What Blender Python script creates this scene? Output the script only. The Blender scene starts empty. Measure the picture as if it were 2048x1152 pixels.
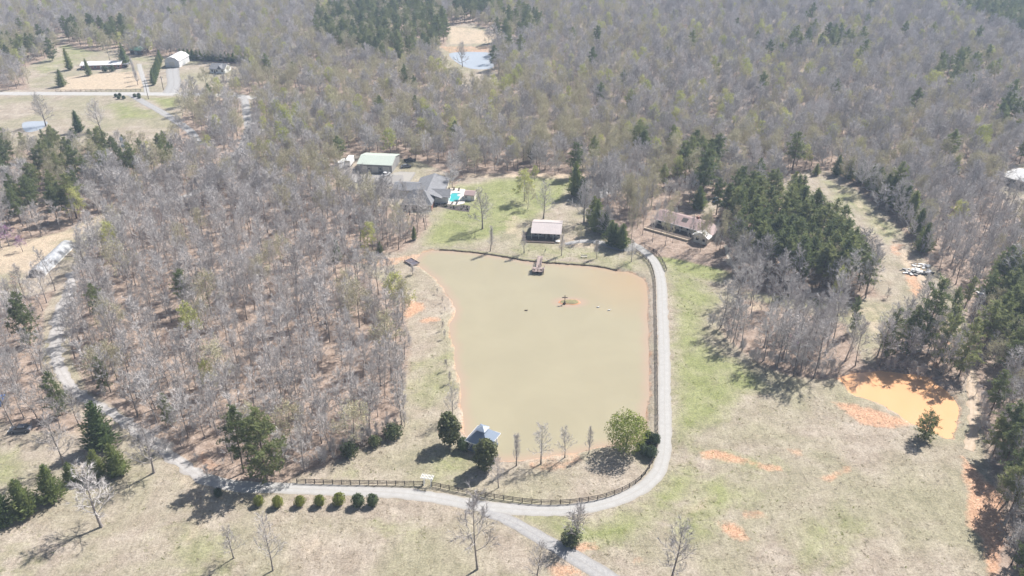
import bpy, math, random
import numpy as np
from mathutils import Vector, Matrix

# ------------------------------------------------------------------ camera, sky, sun, exposure
scene = bpy.context.scene
FPX, CAM_H = 1600.0, 130.0
PITCH = math.atan(899 / 1600)
cam_data = bpy.data.cameras.new('camera')
cam_data.sensor_width = 36.0
cam_data.lens = 36.0 * FPX / 2048
cam_data.clip_start = 1.0
cam_data.clip_end = 8000
camera = bpy.data.objects.new('camera', cam_data)
camera.location = (0, 0, CAM_H)
camera.rotation_euler = (math.pi / 2 - PITCH, 0, 0)
scene.collection.objects.link(camera)
scene.camera = camera

SUN_AZ, SUN_EL = math.radians(41), math.radians(48)      # azimuth counted from +x
world = bpy.data.worlds.new('World')
scene.world = world
world.use_nodes = True
wn = world.node_tree.nodes
wl = world.node_tree.links
sky = wn.new('ShaderNodeTexSky')
sky.sky_type = 'NISHITA'
sky.sun_disc = False
sky.sun_elevation = SUN_EL
sky.sun_rotation = math.pi / 2 - SUN_AZ
sky.air_density = 1.0
sky.dust_density = 1.5
wl.new(sky.outputs['Color'], wn['Background'].inputs['Color'])
wn['Background'].inputs['Strength'].default_value = 0.055
sun_data = bpy.data.lights.new('sun', 'SUN')
sun_data.energy = 5.0
sun_data.angle = math.radians(0.55)
sun_data.color = (1.0, 0.965, 0.92)
sun = bpy.data.objects.new('sun', sun_data)
sd = Vector((math.cos(SUN_AZ) * math.cos(SUN_EL), math.sin(SUN_AZ) * math.cos(SUN_EL), math.sin(SUN_EL)))
sun.rotation_euler = sd.to_track_quat('Z', 'Y').to_euler()
sun.location = (300, 300, 400)
scene.collection.objects.link(sun)
vs = scene.view_settings
vs.view_transform = 'Standard'
vs.look = 'None'
vs.gamma = 1.0
vs.use_curve_mapping = False
vs.exposure = 0.76
scene.cycles.use_denoising = True
scene.cycles.max_bounces = 4
scene.cycles.use_light_tree = False
scene.cycles.adaptive_threshold = 0.02
scene.cycles.diffuse_bounces = 2
scene.cycles.transparent_max_bounces = 6
scene.cycles.volume_bounces = 1

# ------------------------------------------------------------------ helpers
C = scene.collection
PI = math.pi
CT, ST = math.cos(PITCH), math.sin(PITCH)

def G(px, py, z=0.0):
    """The ground point (or the point at height z) that was surveyed at a photograph pixel."""
    u, v = (px - 1024) / FPX, (py - 576) / FPX
    dx, dy, dz = u, CT - v * ST, -ST - v * CT
    t = (z - CAM_H) / dz
    return Vector((dx * t, dy * t, z))

def PX(x, y, z=0.0):
    z = z - CAM_H
    fw = y * CT - z * ST
    up = y * ST + z * CT
    return 1024 + FPX * x / fw, 576 - FPX * up / fw

def height_at(b, ytop):
    g = G(*b)
    lo, hi = 0.0, 60.0
    for _ in range(40):
        m = (lo + hi) / 2
        if PX(g.x, g.y, m)[1] > ytop: lo = m
        else: hi = m
    return lo

def ppm(py):
    g = G(1024, py)
    return FPX / (g.y * CT + CAM_H * ST)

class MB:
    def __init__(s):
        s.v, s.f, s.m = [], [], []
    def add(s, vs, fs, mi=0):
        o = len(s.v)
        s.v.extend(vs)
        for f in fs:
            s.f.append(tuple(i + o for i in f)); s.m.append(mi)
    def box(s, x0, x1, y0, y1, z0, z1, mi=0):
        s.add([(x0,y0,z0),(x1,y0,z0),(x1,y1,z0),(x0,y1,z0),(x0,y0,z1),(x1,y0,z1),(x1,y1,z1),(x0,y1,z1)],
              [(3,2,1,0),(4,5,6,7),(0,1,5,4),(1,2,6,5),(2,3,7,6),(3,0,4,7)], mi)
    def tube(s, pts, rads, n=6, mi=0, cap=False):
        o = len(s.v)
        pts = [np.asarray(p, float) for p in pts]
        for i, p in enumerate(pts):
            d = pts[min(i + 1, len(pts) - 1)] - pts[max(i - 1, 0)]
            L = np.linalg.norm(d); d = d / (L if L > 1e-9 else 1)
            a = np.cross(d, (0.0, 0.0, 1.0) if abs(d[2]) < 0.9 else (1.0, 0.0, 0.0)); a /= np.linalg.norm(a)
            b = np.cross(d, a)
            for k in range(n):
                t = 2 * PI * k / n
                q = p + (a * math.cos(t) + b * math.sin(t)) * rads[i]
                s.v.append((q[0], q[1], q[2]))
        for i in range(len(pts) - 1):
            for k in range(n):
                k2 = (k + 1) % n
                s.f.append((o+i*n+k, o+i*n+k2, o+(i+1)*n+k2, o+(i+1)*n+k)); s.m.append(mi)
        if cap:
            s.f.append(tuple(o + k for k in range(n))[::-1]); s.m.append(mi)
            e = o + (len(pts) - 1) * n
            s.f.append(tuple(e + k for k in range(n))); s.m.append(mi)
    def prism(s, poly, axis, a0, a1, mi=0):
        """poly: outline of (u, z) or (x, y); axis 'x','y','z' = extrusion direction."""
        n = len(poly)
        def P(u, w, a):
            return {'x': (a, u, w), 'y': (u, a, w), 'z': (u, w, a)}[axis]
        s.add([P(u, w, a0) for u, w in poly] + [P(u, w, a1) for u, w in poly],
              [tuple(range(n))[::-1], tuple(range(n, 2 * n))] + [(i, (i+1) % n, n + (i+1) % n, n + i) for i in range(n)], mi)
    def mesh(s, name, mats, smooth=False):
        me = bpy.data.meshes.new(name)
        me.from_pydata(s.v, [], s.f)
        for m in mats: me.materials.append(m)
        if len(mats) > 1: me.polygons.foreach_set('material_index', s.m)
        if smooth: me.polygons.foreach_set('use_smooth', [True] * len(s.f))
        me.update()
        return me

def fix_normals(me):
    import bmesh
    bm = bmesh.new(); bm.from_mesh(me)
    bmesh.ops.recalc_face_normals(bm, faces=bm.faces[:])
    bm.to_mesh(me); bm.free()
    return me

def tag(o, label, cat, group=None, kind=None):
    if label: o['label'] = label
    if cat: o['category'] = cat
    if group: o['group'] = group
    if kind: o['kind'] = kind
    return o

def link(name, me, parent=None, loc=None, rz=None, scale=None):
    o = bpy.data.objects.new(name, me)
    C.objects.link(o)
    if parent is not None: o.parent = parent
    if loc is not None: o.location = loc
    if rz is not None: o.rotation_euler = (0, 0, rz)
    if scale is not None: o.scale = scale if hasattr(scale, '__len__') else (scale,) * 3
    return o

def thing(name, label, cat, loc, rz=0.0, group=None, scale=None):
    o = link(name, None, None, loc, rz, scale)
    o.empty_display_size = 0.5
    return tag(o, label, cat, group)

def part(name, mb, mats, parent, smooth=False):
    if not isinstance(mats, (list, tuple)): mats = [mats]
    me = mb.mesh(name, mats, smooth)
    if not smooth: fix_normals(me)
    return link(name, me, parent)

def structure(name, me):
    o = link(name, me)
    o['kind'] = 'structure'
    return o

# ------------------------------------------------------------------ materials
class NT:
    def __init__(s, name):
        s.mat = bpy.data.materials.new(name); s.mat.use_nodes = True
        s.t = s.mat.node_tree; s.n = s.t.nodes; s.b = s.n['Principled BSDF']
        s.b.inputs['Specular IOR Level'].default_value = 0.25
    def new(s, kind, **kw):
        n = s.n.new(kind)
        for k, v in kw.items(): setattr(n, k, v)
        return n
    def l(s, a, b): s.t.links.new(a, b)
    def noise(s, scale, detail=4, rough=0.55, dist=0.0, coord=None, vec=None):
        n = s.new('ShaderNodeTexNoise'); n.inputs['Scale'].default_value = scale
        n.inputs['Detail'].default_value = detail; n.inputs['Roughness'].default_value = rough; n.inputs['Distortion'].default_value = dist
        if vec is not None: s.l(vec, n.inputs['Vector'])
        return n.outputs['Fac']
    def ramp(s, fac, stops):
        r = s.new('ShaderNodeValToRGB')
        e = r.color_ramp.elements
        while len(e) < len(stops): e.new(0.5)
        for i, (p, c) in enumerate(stops):
            e[i].position = p; e[i].color = (c[0], c[1], c[2], 1) if hasattr(c, '__len__') else (c, c, c, 1)
        s.l(fac, r.inputs['Fac'])
        return r.outputs['Color']
    def mix(s, fac, a, b, mode='MIX'):
        m = s.new('ShaderNodeMix', data_type='RGBA', blend_type=mode)
        for sock, v in ((m.inputs[0], fac), (m.inputs[6], a), (m.inputs[7], b)):
            if hasattr(v, 'links'): s.l(v, sock)
            elif hasattr(v, '__len__'): sock.default_value = (v[0], v[1], v[2], 1)
            else: sock.default_value = v
        return m.outputs[2]
    def math(s, op, a, b=None, clamp=False):
        m = s.new('ShaderNodeMath', operation=op, use_clamp=clamp)
        for sock, v in ((m.inputs[0], a), (m.inputs[1], b)):
            if v is None: continue
            if hasattr(v, 'links'): s.l(v, sock)
            else: sock.default_value = v
        return m.outputs[0]
    def attr(s, name):
        a = s.new('ShaderNodeAttribute'); a.attribute_name = name
        return a.outputs['Fac']
    def pos(s):
        return s.new('ShaderNodeNewGeometry').outputs['Position']
    def rnd(s):
        return s.new('ShaderNodeObjectInfo').outputs['Random']
    def color(s, c):
        if hasattr(c, 'links'): s.l(c, s.b.inputs['Base Color'])
        else: s.b.inputs['Base Color'].default_value = (*c, 1)
    def bump(s, fac, strength=0.4, dist=0.1):
        b = s.new('ShaderNodeBump'); b.inputs['Strength'].default_value = strength; b.inputs['Distance'].default_value = dist
        s.l(fac, b.inputs['Height']); s.l(b.outputs['Normal'], s.b.inputs['Normal'])

def mat_plain(name, c, rough=0.7, var=0.12, scale=1.5, metal=0.0, spec=0.25):
    t = NT(name)
    f = t.noise(scale, 5, 0.6, vec=t.pos())
    lo = tuple(x * (1 - var) for x in c); hi = tuple(min(1, x * (1 + var)) for x in c)
    t.color(t.ramp(f, [(0.3, lo), (0.7, hi)]))
    t.b.inputs['Roughness'].default_value = rough
    t.b.inputs['Metallic'].default_value = metal
    t.b.inputs['Specular IOR Level'].default_value = spec
    return t.mat

def mat_foliage(name, stops, trans=0.25, rough=0.6):
    """Leaf or needle colour: varies from tree to tree and through the crown."""
    t = NT(name)
    f = t.math('MULTIPLY', t.rnd(), 0.55)
    n = t.noise(0.8, 3, 0.6, vec=t.pos())
    f = t.math('ADD', f, t.math('MULTIPLY', n, 0.55))
    c = t.ramp(f, stops)
    t.color(c)
    t.b.inputs['Roughness'].default_value = rough
    if trans:
        tr = t.new('ShaderNodeBsdfTranslucent'); t.l(c, tr.inputs['Color'])
        mx = t.new('ShaderNodeMixShader'); mx.inputs[0].default_value = trans
        t.l(t.b.outputs[0], mx.inputs[1]); t.l(tr.outputs[0], mx.inputs[2])
        t.l(mx.outputs[0], t.n['Material Output'].inputs['Surface'])
    return t.mat

def mat_ground():
    t = NT('ground'); p = t.pos()
    big = t.noise(0.035, 5, 0.6, 0.4, vec=p)
    mid = t.noise(0.16, 5, 0.65, 0.3, vec=p)
    fin = t.noise(1.9, 7, 0.78, vec=p)
    mp = t.new('ShaderNodeMapping'); mp.inputs['Scale'].default_value = (1.1, 0.13, 1.0); mp.inputs['Rotation'].default_value = (0, 0, 0.15); t.l(p, mp.inputs['Vector'])
    strk = t.noise(1.0, 5, 0.7, 0.3, vec=mp.outputs[0])
    grn = t.noise(0.09, 6, 0.68, 0.6, vec=p)
    dry = t.ramp(mid, [(0.28, (0.27, 0.22, 0.17)), (0.5, (0.355, 0.30, 0.24)), (0.72, (0.44, 0.38, 0.31))])
    dry2 = t.ramp(mid, [(0.3, (0.255, 0.235, 0.155)), (0.7, (0.345, 0.31, 0.22))])
    base = t.mix(t.ramp(big, [(0.42, 0.0), (0.6, 1.0)]), dry, dry2)
    gm = t.ramp(t.math('MULTIPLY', t.math('ADD', t.math('MULTIPLY', t.attr('green'), 0.75), t.math('MULTIPLY', grn, 1.3)), 0.6), [(0.5, 0.0), (0.84, 0.92)])
    gcol = t.ramp(mid, [(0.25, (0.185, 0.21, 0.075)), (0.7, (0.29, 0.30, 0.14))])
    base = t.mix(gm, base, gcol)
    # leaf litter under the trees
    lit = t.ramp(t.noise(0.4, 6, 0.72, 0.3, vec=p), [(0.3, (0.20, 0.145, 0.11)), (0.5, (0.32, 0.245, 0.195)), (0.7, (0.43, 0.34, 0.28))])
    lm = t.ramp(t.math('ADD', t.attr('litter'), t.math('MULTIPLY', t.math('SUBTRACT', grn, 0.5), 0.7)), [(0.3, 0.0), (0.62, 1.0)])
    base = t.mix(lm, base, lit)
    pm = t.ramp(t.math('ADD', t.attr('pale'), t.math('MULTIPLY', t.math('SUBTRACT', mid, 0.5), 0.9)), [(0.4, 0.0), (0.75, 1.0)])
    base = t.mix(pm, base, t.ramp(fin, [(0.3, (0.42, 0.33, 0.23)), (0.7, (0.55, 0.45, 0.34))]))
    cn = t.noise(0.35, 8, 0.68, 0.3, vec=p)
    cm = t.ramp(t.math('ADD', t.attr('clay'), t.math('MULTIPLY', t.math('SUBTRACT', cn, 0.5), 1.5)), [(0.3, 0.0), (0.78, 1.0)])
    base = t.mix(t.math('MULTIPLY', cm, 0.85), base, t.ramp(fin, [(0.25, (0.42, 0.215, 0.13)), (0.5, (0.54, 0.315, 0.20)), (0.75, (0.62, 0.43, 0.31))]))
    base = t.mix(0.75, base, t.ramp(fin, [(0.3, 0.42), (0.5, 0.98), (0.7, 1.5)]), 'MULTIPLY')
    base = t.mix(0.55, base, t.ramp(strk, [(0.3, 0.78), (0.5, 1.0), (0.7, 1.18)]), 'MULTIPLY')
    tuft = t.noise(0.55, 6, 0.8, 0.2, vec=p)
    base = t.mix(0.6, base, t.ramp(tuft, [(0.36, 0.62), (0.5, 1.0), (0.66, 1.22)]), 'MULTIPLY')
    t.color(base)
    t.b.inputs['Roughness'].default_value = 0.95
    t.b.inputs['Specular IOR Level'].default_value = 0.1
    t.bump(fin, 0.7, 0.25)
    return t.mat

def mat_water(name, c, c_shallow, c_silt, rough=0.08, bump=0.05):
    t = NT(name); p = t.pos()
    n = t.noise(0.05, 4, 0.6, 0.5, vec=p)
    base = t.mix(t.ramp(n, [(0.35, 0.0), (0.65, 1.0)]), c, tuple(x * 0.93 for x in c))
    if c_shallow:
        f = t.math('ADD', t.attr('shallow'), t.math('MULTIPLY', t.math('SUBTRACT', t.noise(0.25, 5, 0.65, 0.5, vec=p), 0.5), 0.6))
        base = t.mix(t.ramp(f, [(0.2, 0.0), (0.9, 1.0)]), base, c_shallow)
        base = t.mix(t.attr('silt'), base, c_silt)
    t.color(base)
    t.b.inputs['Roughness'].default_value = rough
    t.b.inputs['Specular IOR Level'].default_value = 0.5
    t.b.inputs['IOR'].default_value = 1.33
    t.bump(t.noise(1.6, 3, 0.5, vec=p), bump, 0.05)
    return t.mat

def mat_road(name, a, b, scale=0.6, streak=True):
    t = NT(name); p = t.pos()
    f = t.noise(scale, 6, 0.7, 0.2, vec=p); f2 = t.noise(4.0, 4, 0.7, vec=p)
    base = t.ramp(f, [(0.3, a), (0.7, b)])
    base = t.mix(0.5, base, t.ramp(f2, [(0.3, 0.75), (0.7, 1.15)]), 'MULTIPLY')
    if streak:                     # wheel tracks: the strip stores how far across it each point lies
        w = t.attr('across')
        e = t.ramp(w, [(0.0, 1.0), (0.22, 0.0), (0.42, 0.0), (0.5, 0.55), (0.58, 0.0), (0.78, 0.0), (1.0, 1.0)])
        base = t.mix(t.math('MULTIPLY', e, t.math('ADD', f, 0.1)), base, (a[0] * 0.86, a[1] * 0.80, a[2] * 0.72))
    t.color(base); t.b.inputs['Roughness'].default_value = 0.9
    t.bump(f2, 0.4, 0.05)
    return t.mat

def mat_seamed(name, c, pitch=0.45, axis='X', rough=0.45):
    """Standing-seam or ribbed metal sheet."""
    t = NT(name)
    tc = t.new('ShaderNodeTexCoord'); sep = t.new('ShaderNodeSeparateXYZ'); t.l(tc.outputs['Object'], sep.inputs[0])
    w = t.math('FRACT', t.math('DIVIDE', sep.outputs[axis], pitch))
    line = t.ramp(w, [(0.0, 0.78), (0.10, 1.0), (0.9, 1.0), (1.0, 0.78)])
    f = t.noise(0.6, 5, 0.6, vec=t.pos())
    base = t.mix(1.0, t.ramp(f, [(0.3, tuple(x * 0.9 for x in c)), (0.7, c)]), line, 'MULTIPLY')
    t.color(base); t.b.inputs['Roughness'].default_value = rough
    t.bump(line, 0.5, 0.04)
    return t.mat

def mat_shingle(name, c):
    t = NT(name); p = t.pos()
    br = t.new('ShaderNodeTexBrick'); br.inputs['Scale'].default_value = 1.0
    tc = t.new('ShaderNodeTexCoord'); t.l(tc.outputs['Object'], br.inputs['Vector'])
    br.inputs['Color1'].default_value = (*[x * 0.85 for x in c], 1); br.inputs['Color2'].default_value = (*[x * 1.12 for x in c], 1)
    br.inputs['Mortar'].default_value = (*[x * 0.6 for x in c], 1); br.inputs['Brick Width'].default_value = 0.9; br.inputs['Row Height'].default_value = 0.3
    br.inputs['Mortar Size'].default_value = 0.03
    t.color(t.mix(0.6, br.outputs['Color'], t.ramp(t.noise(0.7, 5, 0.65, vec=p), [(0.3, 0.75), (0.7, 1.15)]), 'MULTIPLY'))
    t.b.inputs['Roughness'].default_value = 0.85
    return t.mat

def mat_brick(name):
    t = NT(name)
    br = t.new('ShaderNodeTexBrick'); br.inputs['Scale'].default_value = 3.0
    tc = t.new('ShaderNodeTexCoord'); t.l(tc.outputs['Object'], br.inputs['Vector'])
    br.inputs['Color1'].default_value = (0.26, 0.11, 0.08, 1); br.inputs['Color2'].default_value = (0.32, 0.15, 0.11, 1); br.inputs['Mortar'].default_value = (0.4, 0.36, 0.32, 1)
    t.color(br.outputs['Color']); t.b.inputs['Roughness'].default_value = 0.9
    return t.mat

def mat_bark(name, a, b):
    t = NT(name)
    f = t.math('ADD', t.math('MULTIPLY', t.rnd(), 0.6), t.math('MULTIPLY', t.noise(1.2, 4, 0.6, vec=t.pos()), 0.5))
    t.color(t.ramp(f, [(0.2, a), (0.85, b)])); t.b.inputs['Roughness'].default_value = 0.9
    return t.mat

M = {}
M['ground'] = mat_ground()
M['bark'] = mat_bark('bark', (0.14, 0.12, 0.11), (0.32, 0.285, 0.265))
M['twig'] = mat_bark('twig', (0.37, 0.34, 0.325), (0.64, 0.60, 0.575))
M['twig_tan'] = mat_bark('twig_tan', (0.40, 0.355, 0.275), (0.58, 0.53, 0.42))
M['bud_tan'] = mat_foliage('bud_tan', [(0.2, (0.41, 0.37, 0.21)), (0.8, (0.55, 0.51, 0.31))], 0.3)
M['bud_green'] = mat_foliage('bud_green', [(0.2, (0.42, 0.45, 0.15)), (0.8, (0.60, 0.60, 0.23))], 0.4)
M['bud_red'] = mat_foliage('bud_red', [(0.2, (0.34, 0.17, 0.12)), (0.8, (0.42, 0.25, 0.19))], 0.3)
M['redbud'] = mat_foliage('redbud', [(0.2, (0.36, 0.15, 0.34)), (0.8, (0.47, 0.24, 0.45))], 0.3)
M['pine_bark'] = mat_bark('pine_bark', (0.13, 0.09, 0.065), (0.22, 0.165, 0.13))
M['needle'] = mat_foliage('needle', [(0.15, (0.11, 0.145, 0.06)), (0.5, (0.20, 0.235, 0.10)), (0.9, (0.32, 0.335, 0.145))], 0.5)
M['cedar'] = mat_foliage('cedar', [(0.15, (0.085, 0.13, 0.052)), (0.5, (0.155, 0.205, 0.072)), (0.9, (0.29, 0.31, 0.10))], 0.5)
M['magnolia'] = mat_foliage('magnolia', [(0.2, (0.035, 0.05, 0.022)), (0.5, (0.075, 0.095, 0.035)), (0.85, (0.19, 0.20, 0.085))], 0.2, 0.4)
M['box_leaf'] = mat_foliage('box_leaf', [(0.2, (0.16, 0.19, 0.04)), (0.9, (0.30, 0.31, 0.07))], 0.35)
M['holly'] = mat_foliage('holly', [(0.2, (0.045, 0.075, 0.035)), (0.9, (0.10, 0.135, 0.055))], 0.25, 0.5)
M['spring_leaf'] = mat_foliage('spring_leaf', [(0.2, (0.22, 0.27, 0.06)), (0.9, (0.36, 0.38, 0.10))], 0.35)
M['bush_leaf'] = mat_foliage('bush_leaf', [(0.2, (0.06, 0.085, 0.035)), (0.9, (0.13, 0.15, 0.06))], 0.25)
M['concrete'] = mat_road('concrete', (0.37, 0.357, 0.34), (0.44, 0.428, 0.41))
M['gravel'] = mat_road('gravel', (0.28, 0.275, 0.275), (0.42, 0.405, 0.39), 1.2)
M['track'] = mat_road('track', (0.33, 0.31, 0.295), (0.50, 0.475, 0.455), 0.5)
M['asphalt'] = mat_road('asphalt', (0.40, 0.385, 0.37), (0.48, 0.465, 0.445), 0.4)
M['pond_water'] = mat_water('pond_water', (0.355, 0.315, 0.215), (0.385, 0.29, 0.215), (0.41, 0.28, 0.165))
M['orange_water'] = mat_water('orange_water', (0.71, 0.40, 0.21), None, None, 0.12)
M['far_water'] = mat_water('far_water', (0.40, 0.43, 0.47), None, None, 0.15, 0.2)
M['pool_water'] = mat_water('pool_water', (0.06, 0.40, 0.42), None, None, 0.05)
M['white'] = mat_plain('white_paint', (0.78, 0.78, 0.77), 0.5, 0.05)
M['cream'] = mat_plain('cream', (0.66, 0.62, 0.55), 0.7, 0.08)
M['fence'] = mat_plain('fence_wood', (0.055, 0.045, 0.04), 0.8, 0.3)
M['wood'] = mat_plain('grey_wood', (0.34, 0.27, 0.245), 0.8, 0.2)
M['darkwood'] = mat_plain('dark_wood', (0.10, 0.075, 0.06), 0.8, 0.25)
M['glass'] = mat_plain('window_glass', (0.03, 0.035, 0.045), 0.08, 0.1, spec=0.6)
M['roof_pink'] = mat_seamed('roof_pink_metal', (0.56, 0.495, 0.475), 0.6, 'X', 0.4)
M['roof_red'] = mat_seamed('roof_red_brown', (0.35, 0.255, 0.24), 0.5, 'X', 0.6)
M['roof_grey'] = mat_shingle('roof_grey_shingle', (0.24, 0.24, 0.25))
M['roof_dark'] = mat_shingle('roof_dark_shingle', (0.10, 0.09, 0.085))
M['roof_blue'] = mat_seamed('roof_blue_metal', (0.25, 0.30, 0.38), 0.4, 'X', 0.4)
M['roof_green'] = mat_seamed('roof_pale_green', (0.50, 0.55, 0.48), 0.8, 'X', 0.5)
M['roof_dgreen'] = mat_seamed('roof_green_metal', (0.15, 0.29, 0.22), 0.6, 'X', 0.5)
M['roof_white'] = mat_seamed('roof_white_metal', (0.80, 0.79, 0.77), 0.6, 'X', 0.4)
M['brick'] = mat_brick('brick_wall')
M['siding'] = mat_plain('grey_siding', (0.30, 0.29, 0.28), 0.8, 0.1)
M['tan_wall'] = mat_plain('tan_wall', (0.50, 0.41, 0.31), 0.8, 0.12)
M['metal_wall'] = mat_seamed('white_metal_wall', (0.72, 0.72, 0.72), 0.4, 'X', 0.5)
M['steel'] = mat_plain('galvanised_steel', (0.55, 0.55, 0.56), 0.4, 0.1, metal=0.3)
M['rubber'] = mat_plain('rubber', (0.02, 0.02, 0.02), 0.85, 0.2)
M['deck'] = mat_plain('pool_deck', (0.66, 0.60, 0.54), 0.8, 0.08)
M['mulch'] = mat_plain('mulch', (0.09, 0.075, 0.07), 0.95, 0.4, 2.0)
M['rope'] = mat_plain('pale_stone', (0.62, 0.56, 0.47), 0.9, 0.2, 3.0)
M['clay'] = mat_plain('red_clay', (0.52, 0.26, 0.15), 0.95, 0.25, 1.5)
M['soil'] = mat_plain('bank_soil', (0.20, 0.135, 0.095), 0.95, 0.4, 2.5)
M['turf'] = mat_plain('bank_turf', (0.29, 0.265, 0.17), 0.95, 0.35, 2.0)
M['tuft_dry'] = mat_foliage('tuft_dry', [(0.2, (0.33, 0.285, 0.20)), (0.8, (0.58, 0.51, 0.39))], 0.4)
M['tuft_green'] = mat_foliage('tuft_green', [(0.2, (0.20, 0.24, 0.07)), (0.8, (0.36, 0.38, 0.15))], 0.4)
M['islgrass'] = mat_plain('island_grass', (0.24, 0.215, 0.115), 0.95, 0.35, 2.0)

def film():
    t = NT('greenhouse_film')
    t.color(t.ramp(t.noise(0.7, 4, 0.6, vec=t.pos()), [(0.35, (0.38, 0.40, 0.43)), (0.65, (0.60, 0.61, 0.63))]))
    t.b.inputs['Roughness'].default_value = 0.35
    tr = t.new('ShaderNodeBsdfTransparent'); mx = t.new('ShaderNodeMixShader'); mx.inputs[0].default_value = 0.25
    t.l(t.b.outputs[0], mx.inputs[1]); t.l(tr.outputs[0], mx.inputs[2]); t.l(mx.outputs[0], t.n['Material Output'].inputs['Surface'])
    return t.mat
M['film'] = film()

def paint(name, c):
    m = mat_plain(name, c, 0.25, 0.05, spec=0.5)
    return m
# ------------------------------------------------------------------ survey: outlines on the ground, as photograph pixels
def W(poly):
    return np.array([G(x, y)[:2] for x, y in poly])

OPEN = {
 'main': [(-160,1300),(-160,850),(0,842),(60,862),(110,858),(170,868),(215,862),(262,868),(300,893),(345,915),(420,962),(500,975),(575,970),(600,948),(650,935),(700,905),(760,880),(800,858),(806,838),(798,790),(812,745),(815,690),(812,640),(800,590),(760,560),(700,528),(690,512),
          (735,508),(800,505),(830,485),(862,447),(852,428),(868,405),(890,400),(905,372),(930,352),(1000,348),(1140,352),(1190,358),(1175,400),(1180,430),(1200,462),(1240,492),(1275,498),
          (1300,512),(1350,516),(1400,528),(1455,540),(1485,565),(1480,600),(1455,632),(1448,660),(1468,690),(1512,722),(1560,745),(1640,757),(1680,752),(1745,742),(1765,737),(1790,742),(1860,757),(1910,790),(1925,770),(1932,740),(1950,740),(1958,800),(1962,860),(1975,920),(2005,1000),(2010,1060),(1985,1100),(1975,1300)],
 'track': [(1600,345),(1640,338),(1680,352),(1720,385),(1775,430),(1812,470),(1832,500),(1850,520),(1900,560),(1925,590),(1940,640),(1945,700),(1940,745),(1930,745),(1918,700),(1905,640),(1880,600),(1850,610),(1800,660),(1770,700),(1750,700),(1752,735),(1722,722),(1705,690),(1690,650),(1600,622),(1500,600),(1470,600),(1490,582),(1600,590),(1700,600),(1780,590),(1765,600),(1745,575),(1725,545),(1690,505),(1650,462),(1610,428),(1560,395),(1570,360)],
 'compound': [(676,335),(700,308),(830,320),(910,350),(905,400),(880,428),(840,430),(800,422),(770,405),(735,392),(690,382),(672,365)],
 'redhouse': [(1262,500),(1275,455),(1300,418),(1345,405),(1425,428),(1455,460),(1470,535),(1440,545),(1300,515)],
 'topleft': [(-120,300),(-120,182),(60,180),(45,150),(60,130),(90,118),(112,100),(95,62),(120,66),(150,95),(190,102),(240,98),(262,112),(330,112),(345,118),(380,118),(440,128),(505,130),(515,140),(480,160),(450,175),(400,178),(480,186),(500,192),(380,195),(362,240),(345,285),(300,300),(235,296),(150,292),(60,300)],
 'farfield': [(897,52),(945,46),(1005,70),(1008,86),(950,93),(890,92)],
 'farpond': [(872,92),(1005,92),(985,110),(995,140),(1000,180),(940,186),(905,165),(880,135)],
 'strip': [(-120,560),(-120,505),(0,495),(130,462),(225,415),(250,420),(245,445),(175,500),(160,535),(110,580),(40,600),(-120,610)],
 'cypressyard': [(1178,425),(1215,415),(1262,440),(1290,445),(1275,500),(1240,496),(1200,465)],
 'greenyard': [(1390,405),(1440,392),(1450,412),(1420,430),(1390,425)],
 'tentyard': [(1990,355),(2010,330),(2200,315),(2200,470),(2040,440),(2000,395)],
 'drivehole': [(480,196),(505,196),(510,285),(482,318),(440,355),(425,350),(465,310),(490,280)],
 'leftdrive': [(125,560),(155,560),(140,625),(142,715),(175,780),(245,825),(350,905),(330,925),(200,860),(120,815),(82,740),(88,620)],
}
POND = [(838,508),(852,501),(875,498),(905,499),(950,503),(1000,510),(1060,520),(1120,525),(1190,530),(1230,538),(1270,547),(1290,560),(1296,590),(1298,650),(1300,720),(1299,780),(1294,840),(1286,872),(1250,884),(1200,892),(1150,902),(1100,910),(1040,916),(985,914),(950,900),(934,878),(927,850),(922,800),(916,750),(907,700),(900,655),(911,622),(904,600),(882,570),(858,545),(836,527)]
ORANGE = [(1676,752),(1720,745),(1760,738),(1810,744),(1850,750),(1880,768),(1908,792),(1916,815),(1914,845),(1904,874),(1880,868),(1850,856),(1820,842),(1790,822),(1750,800),(1712,788),(1690,770)]
FARPOND = [(898,108),(930,104),(985,106),(992,118),(985,136),(945,138),(915,126)]
LEFTPOND = [(44,248),(58,243),(92,243),(93,250),(78,260),(52,264)]
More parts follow.
